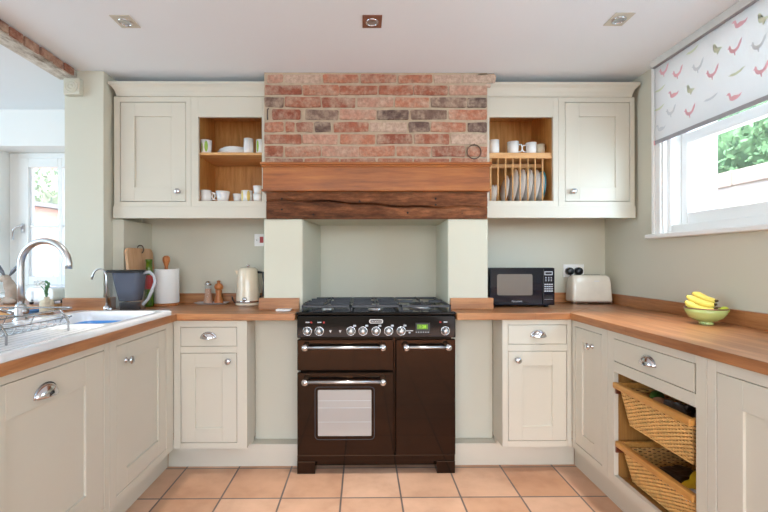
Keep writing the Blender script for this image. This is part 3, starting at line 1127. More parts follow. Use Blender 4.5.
# cast iron pan supports
def support(x0, x1, cs, wok=False):
    m = MB()
    z0, z1, b_ = .943, .957, .0048
    y0, y1 = 2.368, 2.885
    m.box(x0, x1, y0, y0 + 2 * b_, z0, z1); m.box(x0, x1, y1 - 2 * b_, y1, z0, z1)
    m.box(x0, x0 + 2 * b_, y0, y1, z0, z1); m.box(x1 - 2 * b_, x1, y0, y1, z0, z1)
    cx = (x0 + x1) / 2
    if not wok:
        m.box(x0, x1, 2.622 - b_, 2.622 + b_, z0, z1)
    for (bx, by, r) in cs:
        ylo, yhi = (y0, y1) if wok else ((y0, 2.622) if by < 2.622 else (2.622, y1))
        m.box(bx - b_ * .8, bx + b_ * .8, ylo, by - r, z0 + .001, z1 + .004)
        m.box(bx - b_ * .8, bx + b_ * .8, by + r, yhi, z0 + .001, z1 + .004)
        m.box(x0, bx - r, by - b_ * .8, by + b_ * .8, z0 + .001, z1 + .004)
        m.box(bx + r, x1, by - b_ * .8, by + b_ * .8, z0 + .001, z1 + .004)
    for x in (x0, x1 - 2 * b_):
        for yv in (y0, y1 - 2 * b_):
            m.box(x, x + 2 * b_, yv, yv + 2 * b_, .921, z0)
    m.build('pan_support', 'blackm', rg, bevel=.002)
support(-.352, -.073, [(-.215, 2.50, .022), (-.215, 2.74, .022)])
support(-.070, .214, [(.075, 2.50, .022), (.075, 2.74, .022)])
support(.217, .503, [(.365, 2.63, .05)], True)

# ------------------------------------------------------------------ sink
SX0, SX1, SY0, SY1 = -1.575, -1.046, 1.17, 2.302
sk = thing('kitchen_sink', 'white ceramic inset sink with ribbed drainer and single bowl', 'sink', (-1.31, 1.73, .915))
def sdr(x, yv, x0, x1, y0, y1, r):
    cx, cy = (x0 + x1) / 2, (y0 + y1) / 2
    qx, qy = abs(x - cx) - (x1 - x0) / 2 + r, abs(yv - cy) - (y1 - y0) / 2 + r
    return math.hypot(max(qx, 0), max(qy, 0)) + min(max(qx, qy), 0) - r
def sm_(a, b_, x):
    t_ = max(0, min(1, (x - a) / (b_ - a)))
    return t_ * t_ * (3 - 2 * t_)
def sinkz(x, yv):
    z = .941
    d = -sdr(x, yv, SX0, SX1, SY0, SY1, .04)
    z -= .006 * (1 - sm_(0, .012, d))
    dd = -sdr(x, yv, SX0 + .035, SX1 - .035, SY0 + .03, 1.77, .03)      # drainer tray
    if dd > 0:
        z -= .012 * sm_(0, .02, dd)
        if dd > .03:
            z += .005 * max(0, math.sin((x - SX0) / .036 * 2 * PI)) * sm_(.03, .05, dd)
    db = -sdr(x, yv, -1.50, -1.095, 1.80, 2.235, .06)                    # bowl
    if db > 0:
        z -= .19 * sm_(0, .035, db)
    return z
xs = [SX0 + (SX1 - SX0) * i / 116 for i in range(117)]
ys = [SY0 + (SY1 - SY0) * i / 180 for i in range(181)]
m = MB(); m.sm = True
def clampr(x, yv):
    """pull the grid corners onto the rounded outline"""
    r = .04
    cx = min(max(x, SX0 + r), SX1 - r); cy = min(max(yv, SY0 + r), SY1 - r)
    dx, dy = x - cx, yv - cy
    if dx and dy:
        k = max(abs(dx), abs(dy)) / math.hypot(dx, dy)
        return cx + dx * k, cy + dy * k
    return x, yv
g = [[None] * len(ys) for _ in xs]
for i, x in enumerate(xs):
    for j, yv in enumerate(ys):
        X, Y = clampr(x, yv)
        g[i][j] = m._v([(X, Y, sinkz(X, Y))])[0]
for i in range(len(xs) - 1):
    for j in range(len(ys) - 1):
        m._f([g[i][j], g[i + 1][j], g[i + 1][j + 1], g[i][j + 1]])
edge = [g[i][0] for i in range(len(xs))] + [g[-1][j] for j in range(1, len(ys))] + [g[i][-1] for i in range(len(xs) - 2, -1, -1)] + [g[0][j] for j in range(len(ys) - 2, 0, -1)]
low = [m.bm.verts.new((v_.co.x, v_.co.y, .9155)) for v_ in edge]
for i in range(len(edge)):
    j = (i + 1) % len(edge)
    m._f([edge[i], edge[j], low[j], low[i]])
m.build('basin', 'sinkc', sk)
m = MB(); m.lathe([(.0, .7525), (.038, .7525), (.042, .756), (.044, .7535)], (-1.30, 2.02, 0), 24); m.build('waste', 'chrome', sk)

t = thing('washing_up_bowl', 'blue rectangular washing-up bowl standing in the white sink', 'bowl', (-1.30, 2.02, .755))
m = MB()
rings = []
for (ins, z) in ((.045, .7575), (.030, .765), (.004, .893), (-.004, .897), (.004, .899), (.012, .893), (.036, .775), (.05, .772)):
    rings.append(m._v([(x, yv, z) for x, yv in rrect(-1.455 + ins, -1.14 - ins, 1.845 + ins, 2.19 - ins, .05)]))
m.sm = True
for A, B in zip(rings, rings[1:]):
    for i in range(len(A)):
        m._f([A[i], A[(i + 1) % len(A)], B[(i + 1) % len(A)], B[i]])
m._f(rings[0]); m._f(rings[-1])
m.build('tub', 'bluep', t)
m = MB()
for k in range(3):
    m.ell((-1.37 + .07 * k, 2.06 - .05 * k, .80 + .01 * k), (.055, .06, .022), 14, 8)
m.build('soaking_cloth', 'water', t)

# mixer tap
t = thing('mixer_tap', 'tall chrome swan-neck mixer tap behind the sink', 'tap', (-1.69, 2.06, .915))
m = MB(); m.lathe([(.0, .9155), (.034, .9155), (.034, .922), (.026, .93), (.024, .99), (.020, 1.0), (0, 1.0)], (-1.69, 2.06, 0), 24)
m.lathe([(.0, -.05), (.016, -.05), (.016, .03), (0, .03)], (-1.69, 2.06, .965), 18, 'X')
tb = m.build('tap_body', 'steel', t)
pts = [(-1.69, 2.06, .99), (-1.69, 2.06, 1.10), (-1.69, 2.06, 1.18)]
for i in range(1, 19):
    a = PI - (PI * 1.03) * i / 18
    pts.append((-1.565 + .125 * math.cos(a), 2.06 - .02 * (i / 18), 1.185 + .125 * math.sin(a)))
m = MB(); m.tube(pts, .0150, 16); m.build('spout', 'steel', t)
m = MB(); m.tube([(-1.69, 2.0, .965), (-1.69, 1.965, .975), (-1.685, 1.93, .99)], .0075, 10); m.build('lever', 'chrome', t)
# filter tap
t = thing('filter_tap', 'small slim chrome drinking-water tap at the far corner of the sink', 'tap', (-1.478, 2.40, .915))
m = MB(); m.lathe([(.0, .9155), (.016, .9155), (.016, .95), (.008, .956), (0, .956)], (-1.478, 2.40, 0), 18); m.build('tap_body', 'chrome', t)
pts = [(-1.478, 2.40, .95), (-1.478, 2.40, 1.10)]
for i in range(1, 13):
    a = PI * .93 * i / 12
    pts.append((-1.518 + .040 * math.cos(a), 2.40, 1.115 + .050 * math.sin(a)))
pts.append((pts[-1][0] - .006, 2.40, pts[-1][2] - .02))
m = MB(); m.tube(pts, .0052, 10); m.build('spout', 'steel', t)
m = MB(); m.tube([(-1.47, 2.39, .935), (-1.442, 2.375, .935)], .006, 10); m.ell((-1.436, 2.372, .936), (.009, .009, .011)); m.build('lever', 'chrome', t)

# wire dish rack
t = thing('dish_rack', 'empty chrome wire dish rack standing on the sink drainer', 'dish rack', (-1.33, 1.5, .935))
m = MB()
RX0, RX1, RY0, RY1 = -1.50, -1.175, 1.20, 1.70
def rct(z, e=0):
    return [(x, yv, z) for x, yv in rrect(RX0 + e, RX1 - e, RY0 + e, RY1 - e, .03, 4)]
m.tube(rct(1.022), .0032, 8, closed=True)
m.tube(rct(.988), .0026, 8, closed=True)
m.build('rim', 'rack', t)
m = MB()
for i in range(13):
    yv = RY0 + .03 + (RY1 - RY0 - .06) * i / 12
    m.tube([(RX0, yv, 1.022), (RX0 + .012, yv, .966), (RX0 + .04, yv, .955), (RX1 - .04, yv, .955), (RX1 - .012, yv, .966), (RX1, yv, .988)], .0019, 6)
for x in (RX0 + .05, RX0 + .16, RX1 - .05):
    m.tube([(x, RY0, .988), (x, RY0 + .02, .957), (x, RY1 - .02, .957), (x, RY1, .988)], .0019, 6)
m.build('basket_wires', 'rack', t)
for x, yv in ((RX1, 1.645), (RX1, 1.36), (RX0, 1.645), (RX0, 1.36)):
    m = MB()
    o_ = .012 if x == RX1 else -.012
    m.tube([(x, yv - .03, 1.022), (x + o_ * .3, yv - .01, 1.0), (x + o_, yv, .97), (x + o_, yv, .9365)], .0036, 8)
    m.build('leg', 'rack', t)

# ------------------------------------------------------------------ things on the left worktop
# water filter jug
t = thing('water_filter_jug', 'clear water filter jug with smoky blue reservoir beside the small tap', 'jug', (-1.385, 2.475, .9155))
def loft(m, secs, close=True):
    R = []
    for (x0, x1, y0, y1, z, r) in secs:
        R.append(m._v([(x, yv, z) for x, yv in rrect(x0, x1, y0, y1, r, 5)]))
    m.sm = True
    for A, B in zip(R, R[1:]):
        for i in range(len(A)):
            m._f([A[i], A[(i + 1) % len(A)], B[(i + 1) % len(A)], B[i]])
    m.sm = False
    if close:
        m._f(R[0])
    return R
m = MB(); loft(m, [(-1.482, -1.318, 2.435, 2.545, .9165, .03), (-1.492, -1.313, 2.428, 2.552, 1.03, .03), (-1.512, -1.308, 2.422, 2.558, 1.14, .03)])
m.build('jug_body', 'jugclear', t)
m = MB(); R = loft(m, [(-1.447, -1.335, 2.445, 2.540, .975, .03), (-1.462, -1.325, 2.440, 2.545, 1.04, .03), (-1.482, -1.315, 2.434, 2.550, 1.142, .03)])
m.build('reservoir', 'jugdark', t)
m = MB(); loft(m, [(-1.445, -1.345, 2.45, 2.54, .919, .03), (-1.447, -1.343, 2.45, 2.54, .962, .03)]); m.build('filter_cartridge', 'navy', t)
m = MB(); R = loft(m, [(-1.515, -1.305, 2.42, 2.56, 1.142, .03), (-1.515, -1.305, 2.42, 2.56, 1.152, .03), (-1.505, -1.315, 2.43, 2.55, 1.158, .03)]); m._f(R[-1]); m.build('lid', 'plastic', t, bevel=.001)
m = MB(); m.tube([(-1.312, 2.49, 1.138), (-1.275, 2.49, 1.145), (-1.250, 2.49, 1.122), (-1.244, 2.49, 1.085), (-1.262, 2.49, 1.035), (-1.285, 2.49, .985), (-1.318, 2.49, .95)], .0095, 10)
m.build('handle', 'jughandle', t)

# chopping board against the side wall
t = thing('chopping_board', 'pale wooden chopping board with iron ring leaning in the corner', 'chopping board', (-1.45, 2.74, .9155), 0)
m = MB(); Tb = Matrix.Translation((-1.432, 2.745, .9165)) @ Matrix.Rotation(math.radians(-6), 4, 'Y')
m.T = Tb
m.prism(rrect(-.185, .130, 0, .378, .035), 0, .018, 'X')
m.build('board', 'board', t, bevel=.004)
m = MB(Tb); m.tube([(.009 + .026 * math.cos(a * PI / 10), -.012 - .01 * math.cos(a * PI / 10), .372 + .027 * math.sin(a * PI / 10)) for a in range(20)], .004, 8, closed=True)
m.build('hanging_ring', 'iron', t)

# green bottle
t = thing('oil_bottle', 'slim green glass bottle with a red label beside the paper towel', 'bottle', (-1.388, 2.70, .9155))
m = MB(); m.lathe([(0, .9165), (.025, .9165), (.0275, .925), (.0275, 1.13), (.020, 1.155), (.019, 1.205), (.021, 1.206), (.021, 1.222), (0, 1.222)], (-1.388, 2.70, 0), 20); m.build('glass_body', 'limegl', t)
m = MB(); m.lathe([(.0279, 1.03), (.0282, 1.031), (.0282, 1.12), (.0279, 1.121)], (-1.388, 2.70, 0), 20); m.build('paper_label', 'redtile', t)

# paper towel
t = thing('paper_towel_holder', 'thick white paper towel roll on a wooden holder with turned knob', 'paper towel', (-1.312, 2.775, .9155))
m = MB(); m.lathe([(0, .916), (.078, .916), (.080, .922), (.078, .931), (0, .931)], (-1.312, 2.775, 0), 32)
m.lathe([(.011, .931), (.011, 1.17), (.011, 1.175), (.017, 1.195), (.024, 1.215), (.023, 1.233), (.013, 1.245), (0, 1.247)], (-1.312, 2.775, 0), 20)
m.build('holder', 'turned', t)
m = MB(); m.lathe([(.022, .933), (.073, .933), (.075, .937), (.075, 1.152), (.073, 1.156), (.022, 1.156), (.022, .933)], (-1.312, 2.775, 0), 40)
m.box(-1.250, -1.236, 2.775, 2.80, .936, 1.16)
m.build('paper_roll', 'paper', t)

# tray with mills
m = MB()
R = []
for (ins, z) in ((.02, .9157), (.0, .927), (.004, .9275), (.022, .920)):
    R.append(m._v([(x, yv, z) for x, yv in rrect(-1.145 + ins, -.925 - ins, 2.795 + ins, 2.90 - ins, .012, 3)]))
for A, B in zip(R, R[1:]):
    for i in range(len(A)):
        m._f([A[i], A[(i + 1) % len(A)], B[(i + 1) % len(A)], B[i]])
m._f(R[0]); m._f(R[-1])
tag(m.build('serving_tray', 'slate'), 'pale grey rectangular tray under the salt and pepper mills', 'tray')
t = thing('salt_mill', 'clear salt mill filled with pink salt, left one on the grey tray', 'salt mill', (-1.062, 2.85, .9205))
m = MB(); m.lathe([(0.0000, .9208), (0.0307, .9208), (0.0301, .93), (0.0230, .97), (0.0198, 1.0), (0.0198, 1.02)], (-1.062, 2.85, 0), 20); m.build('salt', 'salt', t)
m = MB(); m.lathe([(0.0314, .9208), (0.0310, .93), (0.0239, .97), (0.0207, 1.0), (0.0207, 1.045)], (-1.062, 2.85, 0), 20); m.build('glass_body', 'jugclear', t)
m = MB(); m.lathe([(0.0000, 1.045), (0.0237, 1.045), (0.0237, 1.055), (0.0179, 1.062), (0.0154, 1.072), (0.0000, 1.073)], (-1.062, 2.85, 0), 20); m.build('cap', 'chrome', t)
t = thing('pepper_mill', 'turned wooden pepper mill, right one on the grey tray', 'pepper mill', (-.99, 2.85, .9205))
m = MB(); m.lathe([(0.0000, .9208), (0.0307, .9208), (0.0307, .93), (0.0230, .955), (0.0186, .985), (0.0230, 1.005), (0.0198, 1.012)], (-.99, 2.85, 0), 20); m.build('body', 'turned', t)
m = MB(); m.lathe([(0.0186, 1.012), (0.0269, 1.02), (0.0301, 1.036), (0.0230, 1.052), (0.0102, 1.058), (0.0096, 1.064), (0.0128, 1.07), (0.0077, 1.076), (0.0000, 1.077)], (-.99, 2.85, 0), 20); m.build('top', 'turned', t)

# kettle
t = thing('electric_kettle', 'cream electric kettle with chrome base by the back wall', 'kettle', (-.775, 2.80, .9155))
c = (-.775, 2.80, 0)
m = MB(); m.lathe([(0, .916), (.081, .916), (.083, .922), (.081, .932), (0, .932)], c, 32); m.build('base', 'kettle', t)
m = MB(); m.lathe([(.079, .932), (.081, .936), (.080, .946)], c, 32); m.build('base_ring', 'chrome', t)
m = MB(); m.lathe([(.080, .946), (.079, .96), (.073, 1.06), (.066, 1.145), (.063, 1.15), (.060, 1.158), (.045, 1.166), (.012, 1.169), (0, 1.169)], c, 36)
m.frust((-.848, -.83, 2.788, 2.812), 1.120, (-.858, -.83, 2.782, 2.818), 1.146)
m.build('body', 'kettle', t)
m = MB(); m.lathe([(.008, 1.168), (.008, 1.174), (.014, 1.179), (.012, 1.184), (0, 1.185)], c, 18); m.build('lid_knob', 'chrome', t)
m = MB(); m.tube([(-.712, 2.80, 1.135), (-.672, 2.80, 1.13), (-.664, 2.80, 1.06), (-.672, 2.80, .98), (-.706, 2.80, .965)], .010, 10); m.build('handle', 'plastic', t)
m = MB(); m.lathe([(0, 0), (.014, 0), (.014, -.004), (0, -.004)], (-.775, 2.7215, .958), 16, 'Y'); m.build('emblem', 'chrome', t)
m = MB(); m.tube([(-.853, 2.80, .924), (-.872, 2.81, .93), (-.885, 2.82, .96), (-.895, 2.835, .968), (-.898, 2.85, .945), (-.885, 2.87, .922), (-.84, 2.89, .9195), (-.74, 2.895, .9195)], .0034, 8)
m.build('power_cord', 'plastic', t)

m = MB(); m.box(-.512, -.424, 2.420, 2.492, .9155, .927)
tag(m.build('spoon_rest', 'ceramic', bevel=.004), 'small white square ceramic rest on the worktop left of the cooker', 'spoon rest')

# switch plate and sockets on the back wall
t = thing('cooker_switch', 'white switch plate with a red rocker above the kettle', 'switch', (-.728, 2.925, 1.357))
m = MB(); m.box(-.763, -.677, 2.919, 2.9298, 1.314, 1.40); m.build('plate', 'white', t, bevel=.002)
m = MB(); m.box(-.725, -.700, 2.9145, 2.919, 1.337, 1.38); m.build('rocker', 'redtile', t, bevel=.002)
m = MB(); m.box(-.750, -.744, 2.9175, 2.919, 1.354, 1.360); m.build('screw', 'chrome', t)
t = thing('double_socket', 'white double power socket above the toaster', 'socket', (1.497, 2.925, 1.139))
m = MB(); m.box(1.418, 1.562, 2.919, 2.9298, 1.093, 1.183); m.build('plate', 'white', t, bevel=.002)
for x in (1.447, 1.527):
    m = MB(); m.box(x - .007, x + .007, 2.916, 2.919, 1.160, 1.176); m.build('rocker', 'white', t)
def plug(x, lab):
    t = thing('power_plug', lab, 'plug', (x, 2.89, 1.135))
    m = MB(); m.lathe([(0, -.042), (.016, -.042), (.024, -.036), (.027, -.02), (.027, -.0003), (0, -.0003)], (x, 2.9185, 1.135), 20, 'Y')
    m.build('body', 'plastic', t)
    m = MB(); m.tube([(x, 2.895, 1.112), (x, 2.893, 1.085), (x + .002, 2.902, 1.05), (x - .004, 2.905, 1.01)], .0033, 8)
    m.build('cord', 'plastic', t)
plug(1.452, 'round black plug in the left side of the double socket')
plug(1.514, 'round black plug in the right side of the double socket')

# ------------------------------------------------------------------ microwave and toaster
t = thing('microwave_oven', 'dark microwave oven on the worktop right of the cooker', 'microwave', (1.0, 2.72, .9155))
m = MB(); m.box(.797, 1.206, 2.612, 2.895, .928, 1.165); m.build('body', 'navy', t, bevel=.004)
for x in (.82, 1.17):
    for yv in (2.64, 2.86):
        m = MB(); m.lathe([(0, .9157), (.012, .9157), (.012, .928), (0, .928)], (x, yv, 0), 12); m.build('foot', 'plastic', t)
m = MB(); m.box(.797, 1.128, 2.600, 2.612, .930, 1.163); dr = m.build('door', 'navy', t, bevel=.003)
mg, ntg, bm_ = base('microwave_glass')
bm_.inputs['Base Color'].default_value = srgb(120, 112, 104)
setp(bm_, Roughness=.10)
bm_.inputs['Coat Weight'].default_value = .5
MT['mwglass'] = mg
m = MB(); m.prism(rrect(.842, 1.065, .992, 1.125, .012), 2.5985, 2.6005, 'Y'); m.build('window', 'mwglass', dr)
m = MB(); m.box(1.131, 1.206, 2.600, 2.612, .930, 1.163); cp = m.build('control_panel', 'navy', t, bevel=.003)
m = MB(); m.box(1.141, 1.192, 2.5985, 2.600, 1.118, 1.142); ds = m.build('display', 'label', cp)
m = MB(); m.box(1.146, 1.187, 2.598, 2.5986, 1.123, 1.137); m.build('display_glass', 'plastic', ds)
m = MB()
for k, z in enumerate((1.103, 1.093, 1.083, 1.060, 1.046, 1.032, 1.018)):
    for x in ((1.15, 1.168, 1.184) if k < 3 else (1.146, 1.160, 1.174, 1.188)):
        if k < 3: m.box(x - .004, x + .004, 2.5990, 2.600, z - .0025, z + .0025)
        else: m.box(x - .0058, x + .0058, 2.5990, 2.600, z - .0035, z + .0035)
m.build('keypad', 'label', cp)
m = MB(); m.prism(rrect(1.143, 1.192, .972, .990, .006), 2.5985, 2.600, 'Y'); m.build('start_button', 'plastic', cp)
m = MB(); m.box(1.141, 1.194, 2.599, 2.600, .965, .9665); m.build('button_line', 'label', cp)
text_part('brand_lettering', 'Panasonic', .017, Matrix.Translation((.968, 2.5995, .954)), 'label', dr, .0004)

t = thing('toaster', 'wide white toaster beside the microwave in the right corner', 'toaster', (1.533, 2.82, .9155))
m = MB()
R = []
for (ex, ey, z, r) in ((-.004, -.002, .934, .02), (0, 0, .945, .024), (-.006, -.006, 1.06, .024), (-.012, -.012, 1.095, .026), (-.022, -.024, 1.108, .03), (-.04, -.045, 1.111, .02)):
    R.append(m._v([(x, yv, z) for x, yv in rrect(1.404 - ex, 1.680 + ex, 2.765 - ey, 2.884 + ey, r, 5)]))
m.sm = True
for A, B in zip(R, R[1:]):
    for i in range(len(A)):
        m._f([A[i], A[(i + 1) % len(A)], B[(i + 1) % len(A)], B[i]])
m.sm = False
m._f(R[0]); m._f(R[-1])
m.build('body', 'toaster', t)
m = MB(); m.box(1.45, 1.62, 2.822, 2.838, 1.1105, 1.1125); m.build('slot', 'dark', t)
m = MB(); m.box(1.412, 1.672, 2.770, 2.880, .926, .934); m.build('base_trim', 'chrome', t, bevel=.002)
for x in (1.425, 1.50, 1.66):
    m = MB(); m.box(x - .007, x + .007, 2.775, 2.79, .9157, .926); m.build('foot', 'chrome', t)
m = MB(); m.box(1.548, 1.582, 2.7645, 2.766, 1.069, 1.074); m.build('front_mark', 'slate', t)

# ------------------------------------------------------------------ fruit bowl
t = thing('fruit_bowl', 'lime green footed bowl on the right worktop under the window', 'bowl', (1.585, 1.905, .9155))
c = (1.585, 1.905, 0)
m = MB(); m.lathe([(0, .9158), (.030, .9158), (.030, .922), (.025, .926), (.044, .933), (.070, .949), (.084, .973), (.088, .995), (.085, .995), (.081, .975), (.066, .954), (.040, .939), (0, .937)], c, 40)
m.build('body', 'bowl', t)
m = MB(); m.lathe([(.0885, .992), (.090, .995), (.0885, .998), (.085, .998), (.084, .994)], c, 40); m.build('rim', 'brown', t)
t.scale = (.93, .93, .93)
def banana(name, pts, label):
    pts = [(1.585 + (p[0] - 1.585) * .93, 1.905 + (p[1] - 1.905) * .93, .9155 + (p[2] - .9155) * .93) for p in pts]
    n = len(pts)
    t = thing(name, label, 'banana', pts[0], group='bananas in the green bowl')
    P = []
    for i in range(15):
        u = i / 14 * (n - 1)
        k = min(int(u), n - 2); f = u - k
        q = [Vector(pts[max(k - 1, 0)]), Vector(pts[k]), Vector(pts[k + 1]), Vector(pts[min(k + 2, n - 1)])]
        P.append(.5 * ((2 * q[1]) + (-q[0] + q[2]) * f + (2 * q[0] - 5 * q[1] + 4 * q[2] - q[3]) * f * f + (-q[0] + 3 * q[1] - 3 * q[2] + q[3]) * f ** 3))
    rad = [.005, .010, .0145, .0165, .0150, .0155, .0155, .0155, .015, .0145, .013, .0115, .0075, .0052, .005]
    m = MB(); m.tube(P[:13], 0, 7, radii=rad[:13]); m.build('skin', 'banana', t)
    m = MB(); m.tube(P[12:], 0, 7, radii=rad[12:]); m.build('stem', 'banstem', t)
    m = MB(); m.tube([P[0] - (P[1] - P[0]) * .2, P[0]], .0055, 7); m.build('tip', 'banstem', t)
banana('banana', [(1.512, 1.945, 1.025), (1.532, 1.925, 1.004), (1.560, 1.903, .988), (1.590, 1.882, .986), (1.612, 1.868, 1.000)], 'yellow banana lying lowest at the left of the green bowl')
banana('banana', [(1.535, 1.965, 1.050), (1.557, 1.944, 1.032), (1.583, 1.919, 1.016), (1.606, 1.897, 1.011), (1.620, 1.880, 1.016)], 'yellow banana in the middle of the bunch in the green bowl')
banana('banana', [(1.578, 1.982, 1.064), (1.599, 1.962, 1.052), (1.616, 1.938, 1.036), (1.630, 1.915, 1.030), (1.636, 1.895, 1.032)], 'yellow banana at the back and highest in the green bowl')
m = MB(); m.ell((1.633, 1.860, .985), (.017, .020, .016)); 
t = tag(m.build('lime', 'bangreen'), 'small green fruit at the right side of the green bowl', 'fruit')

# ------------------------------------------------------------------ crockery
def mug(name, label, x, yv, z, r, h, mat='ceramic', handle=0, deco=None, group='mugs and cups in the wall cabinets', taper=0):
    t = thing(name, label, 'mug', (x, yv, z), group=group)
    m = MB(); m.lathe([(0, z + .0006), (r * .85 - taper, z + .0006), (r - taper, z + .004), (r, z + h), (r - .003, z + h), (r - .003 - taper, z + .008), (0, z + .006)], (x, yv, 0), 48)
    m.build('cup', mat, t)
    if handle:
        s = handle
        m = MB(); m.tube([(x + s * (r - .002), yv, z + h * .82), (x + s * (r + .018), yv, z + h * .80), (x + s * (r + .024), yv, z + h * .52), (x + s * (r + .016), yv, z + h * .26), (x + s * (r - .003), yv, z + h * .2)], .004, 8)
        m.build('handle', mat, t)
    if deco:
        m = MB()
        mt_, items = deco
        for a, hz, w, hh in items:   # curved patches hugging the front
            n = 8
            for k in range(n):
                t0, t1 = -1 + 2 * k / n, -1 + 2 * (k + 1) / n
                w0, w1 = w * math.sqrt(max(0, 1 - t0 * t0)), w * math.sqrt(max(0, 1 - t1 * t1))
                def q(da, tt):
                    zz = hz + hh * tt
                    rr = r - taper * (1 - zz) + .0009
                    an = a + da
                    return (x + rr * math.sin(an), yv - rr * math.cos(an), z + h * zz)
                for e in range(6):
                    f0, f1 = -1 + e / 3, -1 + (e + 1) / 3
                    vs = m._v([q(w0 * f0, t0), q(w0 * f1, t0), q(w1 * f1, t1), q(w1 * f0, t1)])
                    m._f(vs)
        m.build('printed_pattern', mt_, t)
    return t
LZ, SZ = 1.8885, 1.5825
G1 = ('green', [(.35, .5, .30, .42), (-.45, .45, .16, .35)])
mug('mug', 'white mug with green leaf print at the left end of the left shelf', -.995, 2.64, LZ, .036, .085, deco=G1, taper=.006)
mug('mug', 'white mug with green print half hidden at the right end of the left shelf', -.648, 2.64, LZ, .030, .088, deco=('green', [(-.5, .5, .28, .45)]))
mug('mug', 'tall white patterned mug right of the plate stack on the left shelf', -.727, 2.64, LZ, .030, .096, deco=('slate', [(-.4, .5, .12, .4), (0, .55, .12, .4), (.42, .5, .12, .4)]))
mug('mug', 'plain white mug at the lower left of the left open cabinet', -.996, 2.64, SZ, .034, .075, handle=1)
mug('teacup', 'patterned teacup with handle on its left in the left open cabinet', -.886, 2.63, SZ, .044, .066, handle=-1, deco=('slate', [(-.6, .7, .16, .2), (-.1, .6, .2, .25), (.4, .7, .16, .2), (.8, .5, .12, .3)]), taper=.012)
mug('teacup', 'small plain white teacup between the patterned and the yellow cups', -.803, 2.66, SZ, .030, .055, taper=.008)
mug('mug', 'white mug with yellow bands on the floor of the left open cabinet', -.738, 2.64, SZ, .036, .072, deco=('yellow', [(-.62, .5, .26, .5), (.55, .5, .3, .5)]))
mug('teacup', 'lower white cup of the pair stacked at the right end of the left open cabinet', -.664, 2.63, SZ, .033, .050, taper=.006)
mug('teacup', 'upper white cup of the pair stacked at the right end of the left open cabinet', -.664, 2.63, SZ + .0502, .032, .050, taper=.008)
mug('mug', 'white mug at the far left of the shelf over the plate rack', .836, 2.64, 1.8875, .033, .088)
mug('mug', 'white mug with handle to its right, middle of the shelf over the plate rack', .958, 2.64, 1.8875, .036, .078, handle=1, taper=.004)
mug('mug', 'white mug with handle on its left over the plate rack', 1.074, 2.64, 1.8875, .034, .072, handle=-1, deco=('slate', [(.2, .5, .1, .2)]), taper=.003)
mug('mug', 'grey speckled mug at the right of the shelf over the plate rack', 1.145, 2.68, 1.8875, .032, .072, 'pot')

def plate_prof(r):
    return [(0, .001), (r * .55, .001), (r * .62, .003), (r, .014), (r, .017), (r * .6, .0065), (0, .005)]
def flat_plate(r, z, label):
    m = MB(); m.lathe([(a, z + b_) for a, b_ in plate_prof(r)], (-.835, 2.73, 0), 36)
    tag(m.build('dinner_plate', 'ceramic'), label, 'plate', 'plates stacked on the left shelf')
flat_plate(.115, 1.8882, 'white plate, lowest of the stack on the left shelf')
flat_plate(.113, 1.9002, 'white plate, second from bottom of the stack on the left shelf')
flat_plate(.105, 1.9122, 'white plate, third from bottom of the stack on the left shelf')
flat_plate(.085, 1.9242, 'smaller white plate on top of the stack on the left shelf')
def rack_plate(x, r, yv, lab, rim=None, tilt=6):
    t = thing('dinner_plate', lab, 'plate', (x, yv, SZ), group='plates standing in the plate rack')
    m = MB(Matrix.Translation((x, yv, SZ + r + .001)) @ Matrix.Rotation(math.radians(tilt), 4, 'Y') @ Matrix.Rotation(math.radians(-4), 4, 'Z'))
    m.lathe(plate_prof(r), (0, 0, 0), 36, 'X')
    m.build('dish', 'ceramic', t)
    if rim:
        m = MB(Matrix.Translation((x, yv, SZ + r + .001)) @ Matrix.Rotation(math.radians(tilt), 4, 'Y') @ Matrix.Rotation(math.radians(-4), 4, 'Z'))
        m.lathe([(r * .94, .0115), (r + .0012, .0135), (r + .0012, .018), (r * .94, .0165), (r * .94, .0115)], (0, 0, 0), 36, 'X')
        m.build('coloured_rim', rim, t)
names = ['first', 'second', 'third', 'fourth', 'fifth', 'sixth']
for k, (x, r) in enumerate(((.918, .094), (.970, .115), (1.018, .115), (1.063, .115), (1.108, .113))):
    rack_plate(x, r, 2.725, '%s large white plate from the left in the plate rack' % names[k])
rack_plate(1.150, .108, 2.725, 'white plate with teal rim at the right end of the plate rack', 'teal', 4)
rack_plate(.816, .058, 2.665, 'small white saucer, left of the pair at the left end of the rack', None, 4)
rack_plate(.834, .058, 2.665, 'small white saucer, right of the pair at the left end of the rack', None, 4)

